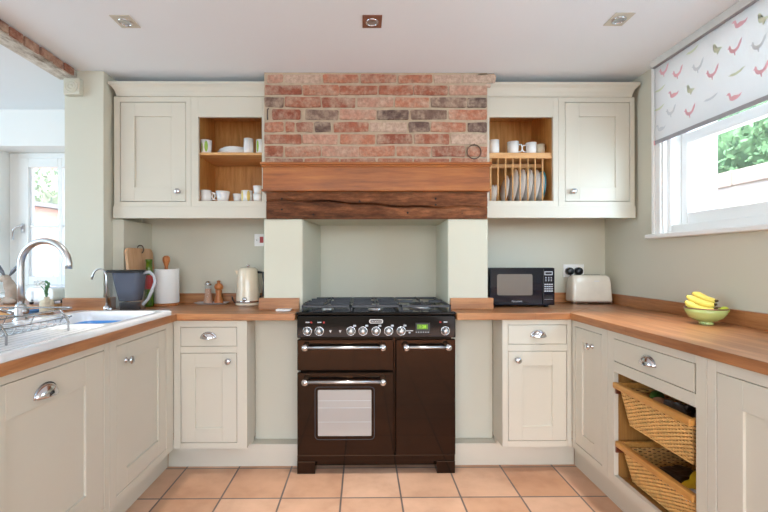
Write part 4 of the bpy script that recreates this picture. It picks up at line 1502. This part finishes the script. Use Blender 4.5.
# ------------------------------------------------------------------ wicker baskets
def basket(zr, zb, label, out):
    t = thing('wicker_basket', label, 'basket', (1.42, 1.71, zb), group='pull-out wicker baskets')
    y0, y1, x0, x1 = 1.483, 1.937, 1.192 - out, 1.60
    ins = .028
    m = MB()
    m.box(x0 - .022, x0 + .004, y0 - .003, y1 + .003, zr - .016, zr + .012)
    m.box(x1 - .02, x1, y0, y1, zr - .016, zr + .012)
    m.box(x0 + .004, x1 - .02, y0, y0 + .018, zr - .016, zr + .012)
    m.box(x0 + .004, x1 - .02, y1 - .018, y1, zr - .016, zr + .012)
    m.build('rail', 'raily', t, bevel=.005)
    m = MB()
    nr = max(8, int((zr - .016 - zb) / .0076))
    def P(side, u, f):
        """point on side at u (0..1 along), f (0 bottom .. 1 top)"""
        i_ = ins * (1 - f)
        X0, X1, Y0, Y1 = x0 + .006 + i_, x1 - .02 - i_, y0 + .016 + i_, y1 - .016 - i_
        return {0: (X0, Y0 + (Y1 - Y0) * u), 1: (X0 + (X1 - X0) * u, Y0), 2: (X1, Y0 + (Y1 - Y0) * u), 3: (X0 + (X1 - X0) * u, Y1)}[side]
    for side in range(4):
        ns = 22 if side in (0, 2) else 17
        nrm = {0: (-1, 0), 1: (0, -1), 2: (1, 0), 3: (0, 1)}[side]
        for r_ in range(nr):
            f = (r_ + .5) / nr
            z = zb + (zr - .016 - zb) * f
            pts = []
            for k in range(ns * 2 + 1):
                u = k / (ns * 2)
                ph = (1 if k % 4 == 1 else -1 if k % 4 == 3 else 0) * (1 if r_ % 2 else -1)
                a = P(side, u, f)
                pts.append((a[0] + nrm[0] * .0052 * ph, a[1] + nrm[1] * .0052 * ph, z))
            m.tube(pts, .0038, 5, caps=False)
    for side in range(4):
        ns = 22 if side in (0, 2) else 17
        for k in range(ns + 1):
            a, b_ = P(side, k / ns, 0), P(side, k / ns, 1)
            m.tube([(a[0], a[1], zb), (b_[0], b_[1], zr - .016)], .003, 5)
    m.box(x0 + .03, x1 - .05, y0 + .045, y1 - .045, zb, zb + .006)
    m.build('woven_body', 'wicker', t)
    return t
basket(.628, .452, 'upper pull-out wicker basket with wooden rail, holding vegetables', .0)
basket(.352, .196, 'lower pull-out wicker basket with wooden rail, holding packets', -.012)
for z0, s_ in ((.612, 'upper'), (.335, 'lower')):
    m = MB()
    for yv in (1.466, 1.941):
        m.box(1.19, 1.64, yv, yv + .0075, z0 - .03, z0 - .006)
    m.build('basket_runner', 'mahog', bu)
    m = MB(); m.box(1.602, 1.63, 1.468, 1.951, z0 + .034, z0 + .050); m.build('rear_rail', 'mahog', bu, bevel=.003)
    m = MB(); m.box(1.612, 1.636, 1.468, 1.951, z0 + .058, z0 + .072); m.build('rear_rail', 'mahog', bu, bevel=.003)

def veg(kind, label, c, r, mat, cat, rot=0, grp=None):
    m = MB(); R = Matrix.Rotation(rot, 3, 'Z') @ Matrix.Rotation(.2, 3, 'Y')
    m.ell(c, r, 14, 8, R)
    o = m.build(kind, mat)
    for v_ in o.data.vertices:
        v_.co += Vector((random.uniform(-1, 1), random.uniform(-1, 1), random.uniform(-1, 1))) * .0012
    tag(o, label, cat, grp)
veg('courgette', 'green vegetable lying at the far end of the upper basket', (1.33, 1.868, .590), (.085, .028, .030), 'leafd', 'vegetable', .8)
veg('onion', 'pale brown onion beside the green vegetable in the upper basket', (1.275, 1.775, .586), (.036, .036, .034), 'salt', 'onion')
def packet(label, c, s, rz, ry, mat, cat='packet'):
    m = MB(Matrix.Translation(c) @ Matrix.Rotation(rz, 4, 'Z') @ Matrix.Rotation(ry, 4, 'Y'))
    x, yv, z = s
    m.box(-x, x, -yv, yv, -z, z)
    bmesh.ops.subdivide_edges(m.bm, edges=m.bm.edges[:], cuts=4, use_grid_fill=True)
    for v_ in m.bm.verts:
        v_.co += Vector((random.uniform(-1, 1), random.uniform(-1, 1), random.uniform(-1, 1))) * .004
    tag(m.build('food_packet', mat, bevel=.002), label, cat)
packet('dark brown packet in the middle of the upper wicker basket', (1.32, 1.69, .585), (.07, .045, .03), .4, .3, 'dpack')
packet('dark packet at the near end of the upper wicker basket', (1.33, 1.555, .575), (.06, .038, .03), -.2, .25, 'dpack')
packet('bright yellow packet standing in the lower wicker basket', (1.33, 1.60, .325), (.05, .055, .018), .3, -.5, 'ypack')
packet('pale clear bag at the near end of the lower wicker basket', (1.250, 1.555, .315), (.022, .03, .02), .1, .2, 'slate')
packet('dark packet at the far end of the lower wicker basket', (1.36, 1.77, .270), (.07, .05, .035), .3, .1, 'dpack')

# ------------------------------------------------------------------ downlights
def downlight(x, yv, label, plate, DL=70):
    t = thing('recessed_downlight', label, 'ceiling light', (x, yv, ZC), group='square recessed downlights')
    m = MB()
    a, b_, c0, z0, z1 = .046, .043, .030, ZC - .0003, ZC - .004
    m.box(x - a, x + a, yv - .052, yv + .052, z1, z0)
    m.build('bezel', plate, t, bevel=.001)
    m = MB(); m.lathe([(.031, z1 - .0002), (.031, z1 - .004), (.027, z1 - .005), (.026, z1 - .0003)], (x, yv, 0), 28); rg_ = m.build('trim_ring', 'chrome', t)
    m = MB(); m.lathe([(0, z1 - .0035), (.010, z1 - .0032), (.014, z1 - .0012), (.026, z1 - .0008)], (x, yv, 0), 24); m.build('lamp', 'steel', t)
    l = bpy.data.lights.new('downlight_beam', 'SPOT')
    l.energy = DL
    l.spot_size = math.radians(42)
    l.spot_blend = .9
    l.shadow_soft_size = .03
    l.color = (1, .95, .90)
    o = bpy.data.objects.new('downlight_beam', l)
    COL.objects.link(o)
    o.location = (0, 0, -.012)
    o.parent = t
downlight(-1.130, 1.982, 'square cream recessed downlight above the left wall cabinets', 'bez')
downlight(.045, 1.976, 'square bronze recessed downlight above the brick chimney', 'brown', 150)
downlight(1.212, 1.952, 'square cream recessed downlight near the window blind', 'bez', 105)

# ------------------------------------------------------------------ right window
t = struct(bpy.data.objects.new('window_1', None)); COL.objects.link(t); t.location = (1.76, 1.6, 1.36)
m = MB()
WY0 = .66
m.box(1.692, WR - .0005, 2.322, 2.412, 1.362, 2.342)         # architrave, outer
m.box(1.683, 1.692, 2.336, 2.356, 1.362, 2.342)
m.box(1.683, 1.692, 2.386, 2.408, 1.362, 2.342)
m.box(1.692, WR - .0005, WY0 - .09, 2.322, 2.285, 2.342)
m.box(1.692, WR - .0005, WY0 - .09, WY0, 1.362, 2.285)
m.build('window_casing', 'white', t, bevel=.003)
m = MB()
m.box(1.718, 1.874, 2.300, 2.334, 1.362, 2.30)
m.box(1.718, 1.874, WY0, WY0 + .03, 1.362, 2.30)
m.box(1.718, 1.874, WY0 + .03, 2.300, 1.362, 1.405)
m.box(1.718, 1.874, WY0 + .03, 2.300, 2.27, 2.309)
m.build('window_frame', 'white', t, bevel=.003)
m = MB()
y0, y1 = 1.50, 2.298
for a in ((y1 - .042, y1), (y0, y0 + .05), ):
    m.box(1.775, 1.815, a[0], a[1], 1.408, 2.268)
m.box(1.775, 1.815, y0 + .05, y1 - .042, 1.408, 1.470)
m.box(1.775, 1.815, y0 + .05, y1 - .042, 2.22, 2.268)
m.box(1.770, 1.818, WY0 + .08, y1 - .042, 1.850, 1.905)
m.box(1.775, 1.815, WY0 + .032, WY0 + .08, 1.408, 2.268)
m.box(1.775, 1.815, WY0 + .08, y0, 1.408, 1.470)
m.box(1.775, 1.815, WY0 + .08, y0, 2.22, 2.268)
m.build('window_sash', 'white', t, bevel=.006)
m = MB(); m.box(1.795, 1.799, WY0 + .07, 2.262, 1.465, 2.23)
m.build('window_pane', 'glass', t)
m = MB(); m.box(1.664, 1.768, WY0 - .12, 2.441, 1.336, 1.3615)
m.build('window_sill', 'white', t, bevel=.006)

# roller blind with printed birds
t = thing('roller_blind', 'white roller blind printed with small pink, green and grey birds', 'blind', (1.69, 1.5, 2.33))
BX = 1.675
m = MB(); m.box(BX, BX + .0012, WY0 - .05, 2.362, 1.893, 2.325); fb = m.build('fabric', 'blindf', t)
m = MB(); m.box(BX - .003, BX + .004, WY0 - .05, 2.362, 1.873, 1.894); m.build('hem_bar', 'hem', t, bevel=.001)
m = MB(); m.box(BX - .006, BX + .007, 2.3625, 2.368, 1.871, 1.896); m.build('hem_cap', 'pink', t, bevel=.001)
m = MB(); m.box(1.655, 1.6905, WY0 - .06, 2.375, 2.312, ZC - .0005); m.build('headrail', 'railg', t, bevel=.003)
m = MB(); m.tube([(BX - .006, WY0 - .05, 2.318), (BX - .006, 2.362, 2.318)], .012, 12); m.build('roller_tube', 'hem', t)
hen = [(-.54, .28), (-.43, .36), (-.39, .52), (-.29, .42), (-.25, .20), (-.12, .05), (.08, .03), (.22, .14), (.38, .50), (.54, .64), (.48, .28), (.32, -.08), (.12, -.24), (.06, -.26), (.06, -.52), (0, -.52), (-.02, -.27), (-.20, -.22), (-.34, -.06), (-.40, .12), (-.43, .24)]
duck = [(-.55, .40), (-.42, .52), (-.28, .50), (-.22, .34), (-.20, .12), (.05, .16), (.35, .05), (.58, .14), (.46, -.10), (.22, -.24), (-.10, -.26), (-.28, -.14), (-.34, .10), (-.38, .32)]
goose = [(-.34, .55), (-.22, .60), (-.14, .50), (-.16, .20), (.02, .10), (.26, .04), (.40, -.08), (.22, -.20), (.06, -.24), (.04, -.45), (-.02, -.45), (-.04, -.25), (-.22, -.18), (-.30, 0), (-.24, .28), (-.26, .44)]
flat = [(-.7, .04), (-.45, .14), (-.1, .10), (.2, .16), (.45, .26), (.72, .30), (.50, .10), (.30, -.06), (0, -.14), (-.3, -.12)]
kinds = {'h': hen, 'd': duck, 'g': goose, 'f': flat}
def by(px, py):   # bird positions measured on the blind surface
    X = BX
    u = (px - 366.3) / 414.6
    yv = X / (u + .0078)
    return yv, H + (260.8 - py) / 414.6 * yv
bm_b = MB()
birds = [('h', 0, 88, 243), ('h', 0, 135, 250), ('d', 0, 121, 322), ('h', 0, 177, 382), ('h', 0, 255, 250), ('d', 0, 330, 330), ('h', 0, 333, 165), ('d', 0, 350, 78), ('d', 0, 252, 108), ('h', 0, 425, 237),
         ('f', 1, 187, 172), ('g', 1, 273, 165), ('g', 1, 180, 305), ('f', 1, 75, 305), ('f', 1, 340, 247), ('g', 1, 432, 60), ('f', 1, 428, 320), ('f', 1, 72, 370),
         ('h', 2, 205, 228), ('f', 2, 250, 335), ('h', 2, 415, 152), ('h', 2, 112, 382), ('g', 2, 275, 385), ('d', 2, 77, 438), ('f', 2, 122, 452)]
pos = []
for k, c_, u, v_ in birds:
    yv, z = by(640 + u * .293, v_ * .293)
    pos.append((k, c_, yv, z))
for k, c_, yv, z in list(pos):      # the print repeats along the roll
    for s_ in (-.78, -1.17):
        if yv + s_ > WY0 and z < 2.29:
            pos.append((k, c_, yv + s_, z))
MTb = ['pink', 'gprint', 'greyp']
for k, c_, yv, z in pos:
    if z > 2.30 or z < 1.91 or yv > 2.345:
        continue
    bm_b.mi = c_
    s_ = .058 if k != 'f' else .05
    vs = bm_b._v([(BX - .0009, yv - p[0] * s_ * 1.2, z + p[1] * s_ * .95) for p in kinds[k]])
    bm_b._f(vs)
bmesh.ops.triangulate(bm_b.bm, faces=bm_b.bm.faces[:])
bm_b.build('bird_print', MTb, fb)

# ------------------------------------------------------------------ dining room window and sill
t = struct(bpy.data.objects.new('window_2', None)); COL.objects.link(t); t.location = (-2.4, 3.38, .96)
m = MB()
m.box(-2.829, -2.755, 3.34, 3.42, .962, 2.077)
m.box(-2.755, -1.952, 3.34, 3.42, 2.035, 2.077)
m.box(-2.755, -1.952, 3.34, 3.42, .962, 1.02)
m.build('window_frame', 'white', t, bevel=.004)
m = MB()
for a, b_ in ((-2.753, -2.672), (-2.437, -2.408), (-2.02, -1.953)):
    m.box(a, b_, 3.33, 3.39, 1.022, 2.033)
m.box(-2.672, -2.437, 3.33, 3.39, 1.022, 1.09); m.box(-2.408, -2.02, 3.33, 3.39, 1.022, 1.09)
m.box(-2.672, -2.437, 3.33, 3.39, 1.962, 2.033); m.box(-2.408, -2.02, 3.33, 3.39, 1.962, 2.033)
m.box(-2.672, -2.437, 3.345, 3.375, 1.482, 1.502); m.box(-2.408, -2.02, 3.345, 3.375, 1.482, 1.502)
m.box(-2.662, -2.654, 3.345, 3.375, 1.09, 1.962)
m.build('window_sash', 'white', t, bevel=.004)
m = MB(); m.box(-2.69, -2.02, 3.358, 3.362, 1.08, 1.97); m.build('window_pane', 'glass', t)
m = MB(); m.box(-2.72, -2.70, 3.318, 3.3299, 1.44, 1.51); m.tube([(-2.71, 3.318, 1.49), (-2.71, 3.295, 1.49), (-2.722, 3.288, 1.485), (-2.755, 3.286, 1.46), (-2.757, 3.286, 1.38)], .008, 10)
m.build('window_handle', 'chrome', t)
m = MB(); m.box(-2.95, -1.84, 3.05, 3.339, .942, .9615); m.build('window_sill', 'white', t, bevel=.004)

# sideboard under the dining window and what stands on it
t = thing('sideboard', 'low wooden sideboard in the dining room behind the tap', 'sideboard', (-2.5, 2.82, 0))
m = MB(); m.box(-3.1, -1.99, 2.60, 3.03, .06, .905); m.build('body', 'raily', t, bevel=.004)
m = MB(); m.box(-3.13, -1.965, 2.58, 3.045, .905, .935); m.build('top', 'topx', t, bevel=.004)
for x0, x1 in ((-3.07, -2.56), (-2.53, -2.02)):
    m = MB(); m.box(x0, x1, 2.588, 2.60, .12, .88); m.build('door', 'raily', t, bevel=.003)
for x in (-3.05, -2.05):
    for yv in (2.64, 2.98):
        m = MB(); m.box(x - .025, x + .025, yv - .025, yv + .025, .0005, .06); m.build('foot', 'raily', t)

# rabbit ornament
t = thing('rabbit_ornament', 'pale sitting rabbit ornament with long grey ears on the dining sideboard', 'ornament', (-2.28, 2.70, .936))
R0 = (-2.285, 2.70)
m = MB()
m.ell((R0[0] + .022, R0[1], 1.000), (.040, .046, .064))
m.ell((R0[0] + .002, R0[1], 1.045), (.032, .036, .060), rot=Matrix.Rotation(-.35, 3, 'Y'))
m.ell((R0[0] - .026, R0[1], 1.098), (.034, .026, .026), rot=Matrix.Rotation(.5, 3, 'Y'))
m.ell((R0[0] - .05, R0[1], 1.088), (.016, .014, .012))
m.ell((R0[0] - .018, R0[1] - .022, .958), (.016, .014, .024)); m.ell((R0[0] - .018, R0[1] + .022, .958), (.016, .014, .024))
m.ell((R0[0] + .025, R0[1] - .035, .957), (.045, .018, .021)); m.ell((R0[0] + .025, R0[1] + .035, .957), (.045, .018, .021))
m.ell((R0[0] + .064, R0[1], .985), (.016, .016, .016))
o = m.build('rabbit_body', 'drift', t)
md = o.modifiers.new('remesh', 'REMESH'); md.mode = 'VOXEL'; md.voxel_size = .0045; md.use_smooth_shade = True
for s_ in (-1, 1):
    m = MB()
    if s_ > 0:
        pts = [(R0[0] - .012, R0[1] + .010, 1.115), (R0[0] + .010, R0[1] + .012, 1.145), (R0[0] + .036, R0[1] + .014, 1.175), (R0[0] + .050, R0[1] + .016, 1.195)]
    else:
        pts = [(R0[0] - .025, R0[1] - .010, 1.118), (R0[0] - .042, R0[1] - .012, 1.145), (R0[0] - .062, R0[1] - .012, 1.18), (R0[0] - .075, R0[1] - .012, 1.20)]
    m.tube(pts, 0, 12, radii=[.005, .012, .010, .002])
    m.build('ear', 'earg', t)

# small white appliance and bud vase
t = thing('kitchen_appliance', 'small white rounded appliance on the dining sideboard behind the bud vase', 'appliance', (-2.11, 2.72, .936))
m = MB(); m.prism(rrect(-2.150, -1.972, .95, 1.045, .035, 6), 2.655, 2.79, 'Y'); m.build('body', 'ceramic', t, bevel=.006)
m = MB(); m.box(-2.112, -2.098, 2.6535, 2.6548, .955, 1.02); m.box(-2.112, -2.07, 2.6535, 2.6548, .955, .966); m.build('front_slot', 'slate', t)
for x in (-2.13, -1.995):
    for yv in (2.68, 2.765):
        m = MB(); m.lathe([(0, .9355), (.011, .9355), (.011, .951), (0, .951)], (x, yv, 0), 12); m.build('foot', 'plastic', t)

t = thing('bud_vase', 'cream stoneware bud vase with small white flowers behind the sink', 'vase', (-1.79, 2.36, .9155))
c = (-1.79, 2.36, 0)
m = MB(); m.lathe([(0, .916), (.030, .916), (.034, .922), (.034, .978), (.028, .990), (.014, .996), (.013, 1.008), (.010, 1.008), (.009, .995), (0, .985)], c, 24); m.build('vase_body', 'pot', t)
m = MB()
for dx, dy, h_ in ((-.045, 0, .085), (-.02, .01, .09), (.003, -.005, .075), (.006, .004, .06)):
    m.tube([(c[0], c[1], 1.0), (c[0] + dx * .2, c[1] + dy * .5, 1.0 + h_ * .5), (c[0] + dx, c[1] + dy, 1.0 + h_)], .0022, 6)
for k in range(7):
    m.ell((c[0] + random.uniform(-.012, .012), c[1] + random.uniform(-.008, .008), 1.02 + .012 * k), (.004, .011, .012), 8, 6, Matrix.Rotation(random.uniform(-.8, .8), 3, 'Y'))
m.build('stems', 'leaf', t)
m = MB()
for dx, dz in ((-.055, .08), (-.045, .094), (-.035, .082), (-.018, .092), (-.026, .084), (-.062, .088)):
    for k in range(5):
        a = k * 2 * PI / 5
        m.ell((c[0] + dx + .008 * math.cos(a), c[1] + .004 * math.sin(a * 2), 1.0 + dz + .007 * math.sin(a)), (.0065, .004, .006), 8, 6)
m.build('flowers', 'ceramic', t)

m = MB()
m.box(-1.935, -1.862, 2.30, 2.46, .9157, .924); m.box(-1.93, -1.866, 2.305, 2.452, .924, .931)
tag(m.build('folded_cloth', 'water', bevel=.003), 'folded blue cloth on the worktop behind the mixer tap', 'cloth')

# ------------------------------------------------------------------ outside
m = MB(); m.box(-9, 14, 3.52, 18, -.35, -.25); m.box(2.02, 14, -8, 3.52, -.35, -.25)
struct(m.build('ground', 'stone'))

t = thing('garden_wall', 'white rendered garden wall with stone coping outside the kitchen window', 'wall', (3.85, 5, -.25))
m = MB(); m.box(3.7, 4.0, -3, 16, -.2495, 1.95); m.build('rendered_face', 'render', t)
m = MB()
yy = -3
while yy < 16:
    L = random.uniform(.45, .75)
    m.box(3.66, 4.04, yy, yy + L - .012, 1.9505, 2.085 + random.uniform(0, .02))
    yy += L
m.build('coping', 'stone', t, bevel=.012)

def leafy(name, label, cat, blobs, n, size, mat, trunk=None):
    t = thing(name, label, cat, (blobs[0][0][0], blobs[0][0][1], -.25))
    m = MB()
    for (c, r) in blobs:
        for k in range(n):
            v_ = Vector((random.gauss(0, 1), random.gauss(0, 1), random.gauss(0, 1))).normalized() * random.uniform(.72, 1.04)
            p = Vector((c[0] + v_.x * r[0], c[1] + v_.y * r[1], c[2] + v_.z * r[2]))
            R = Euler((random.uniform(0, 6), random.uniform(0, 6), random.uniform(0, 6))).to_matrix()
            s_ = size * random.uniform(.7, 1.3)
            vs = m._v([p + R @ Vector(q) * s_ for q in ((-1, 0, 0), (-.3, .45, .08), (.5, .4, 0), (1, 0, -.1), (.5, -.4, 0), (-.3, -.45, .08))])
            m._f(vs)
        m.ell(c, tuple(a * .72 for a in r), 14, 9)
    m.build('foliage', mat, t)
    if trunk:
        m = MB(); m.tube([(trunk[0], trunk[1], -.249), (trunk[0] + .05, trunk[1], trunk[2] * .5), (trunk[0], trunk[1], trunk[2])], .12, 10, radii=[.16, .12, .09]); m.build('trunk', 'banstem', t)
leafy('garden_tree', 'leafy green tree beyond the white garden wall', 'tree',
      [((5.6, 5.6, 3.0), (1.3, 1.6, 1.2)), ((5.4, 4.0, 2.7), (1.1, 1.2, 1.0)), ((6.2, 7.6, 3.2), (1.5, 1.6, 1.6)), ((5.6, 2.6, 3.0), (1.0, 1.2, 1.1)), ((6.5, 5.5, 4.4), (1.6, 2.2, 1.3))], 6500, .042, 'leaf', (5.7, 5.2, 3.2))
# outbuilding and tree seen through the dining room window
t = thing('brick_outbuilding', 'glare-lightened brick outbuilding with slate verge outside the dining room window', 'building', (-6, 8, -.25))
m = MB(); m.prism([(-9.0, -.2495), (-3.0, -.2495), (-3.0, 1.80), (-5.6, 2.16), (-9.0, 2.62)], 7.6, 8.6, 'Y'); m.build('brickwork', 'gbrick', t)
m = MB(); m.prism([(-9.1, 2.64), (-5.6, 2.17), (-2.85, 1.79), (-2.85, 1.87), (-5.6, 2.25), (-9.1, 2.72)], 7.5, 8.7, 'Y'); m.build('slate_verge', 'earg', t)
leafy('garden_bush', 'low green bush below the dining room window', 'bush',
      [((-3.6, 4.9, .62), (.7, .4, .40)), ((-4.6, 5.0, .55), (.6, .4, .4)), ((-4.1, 4.9, .2), (.9, .45, .5))], 2500, .03, 'leaf')
leafy('garden_tree', 'tree with haze painted into its leaves, behind the brick outbuilding', 'tree',
      [((-9.2, 13.5, 3.4), (1.5, 1.4, 1.6)), ((-8.0, 13.5, 2.6), (1.2, 1.2, 1.2))], 2600, .07, 'leafhaze', (-8.8, 13.5, 3))
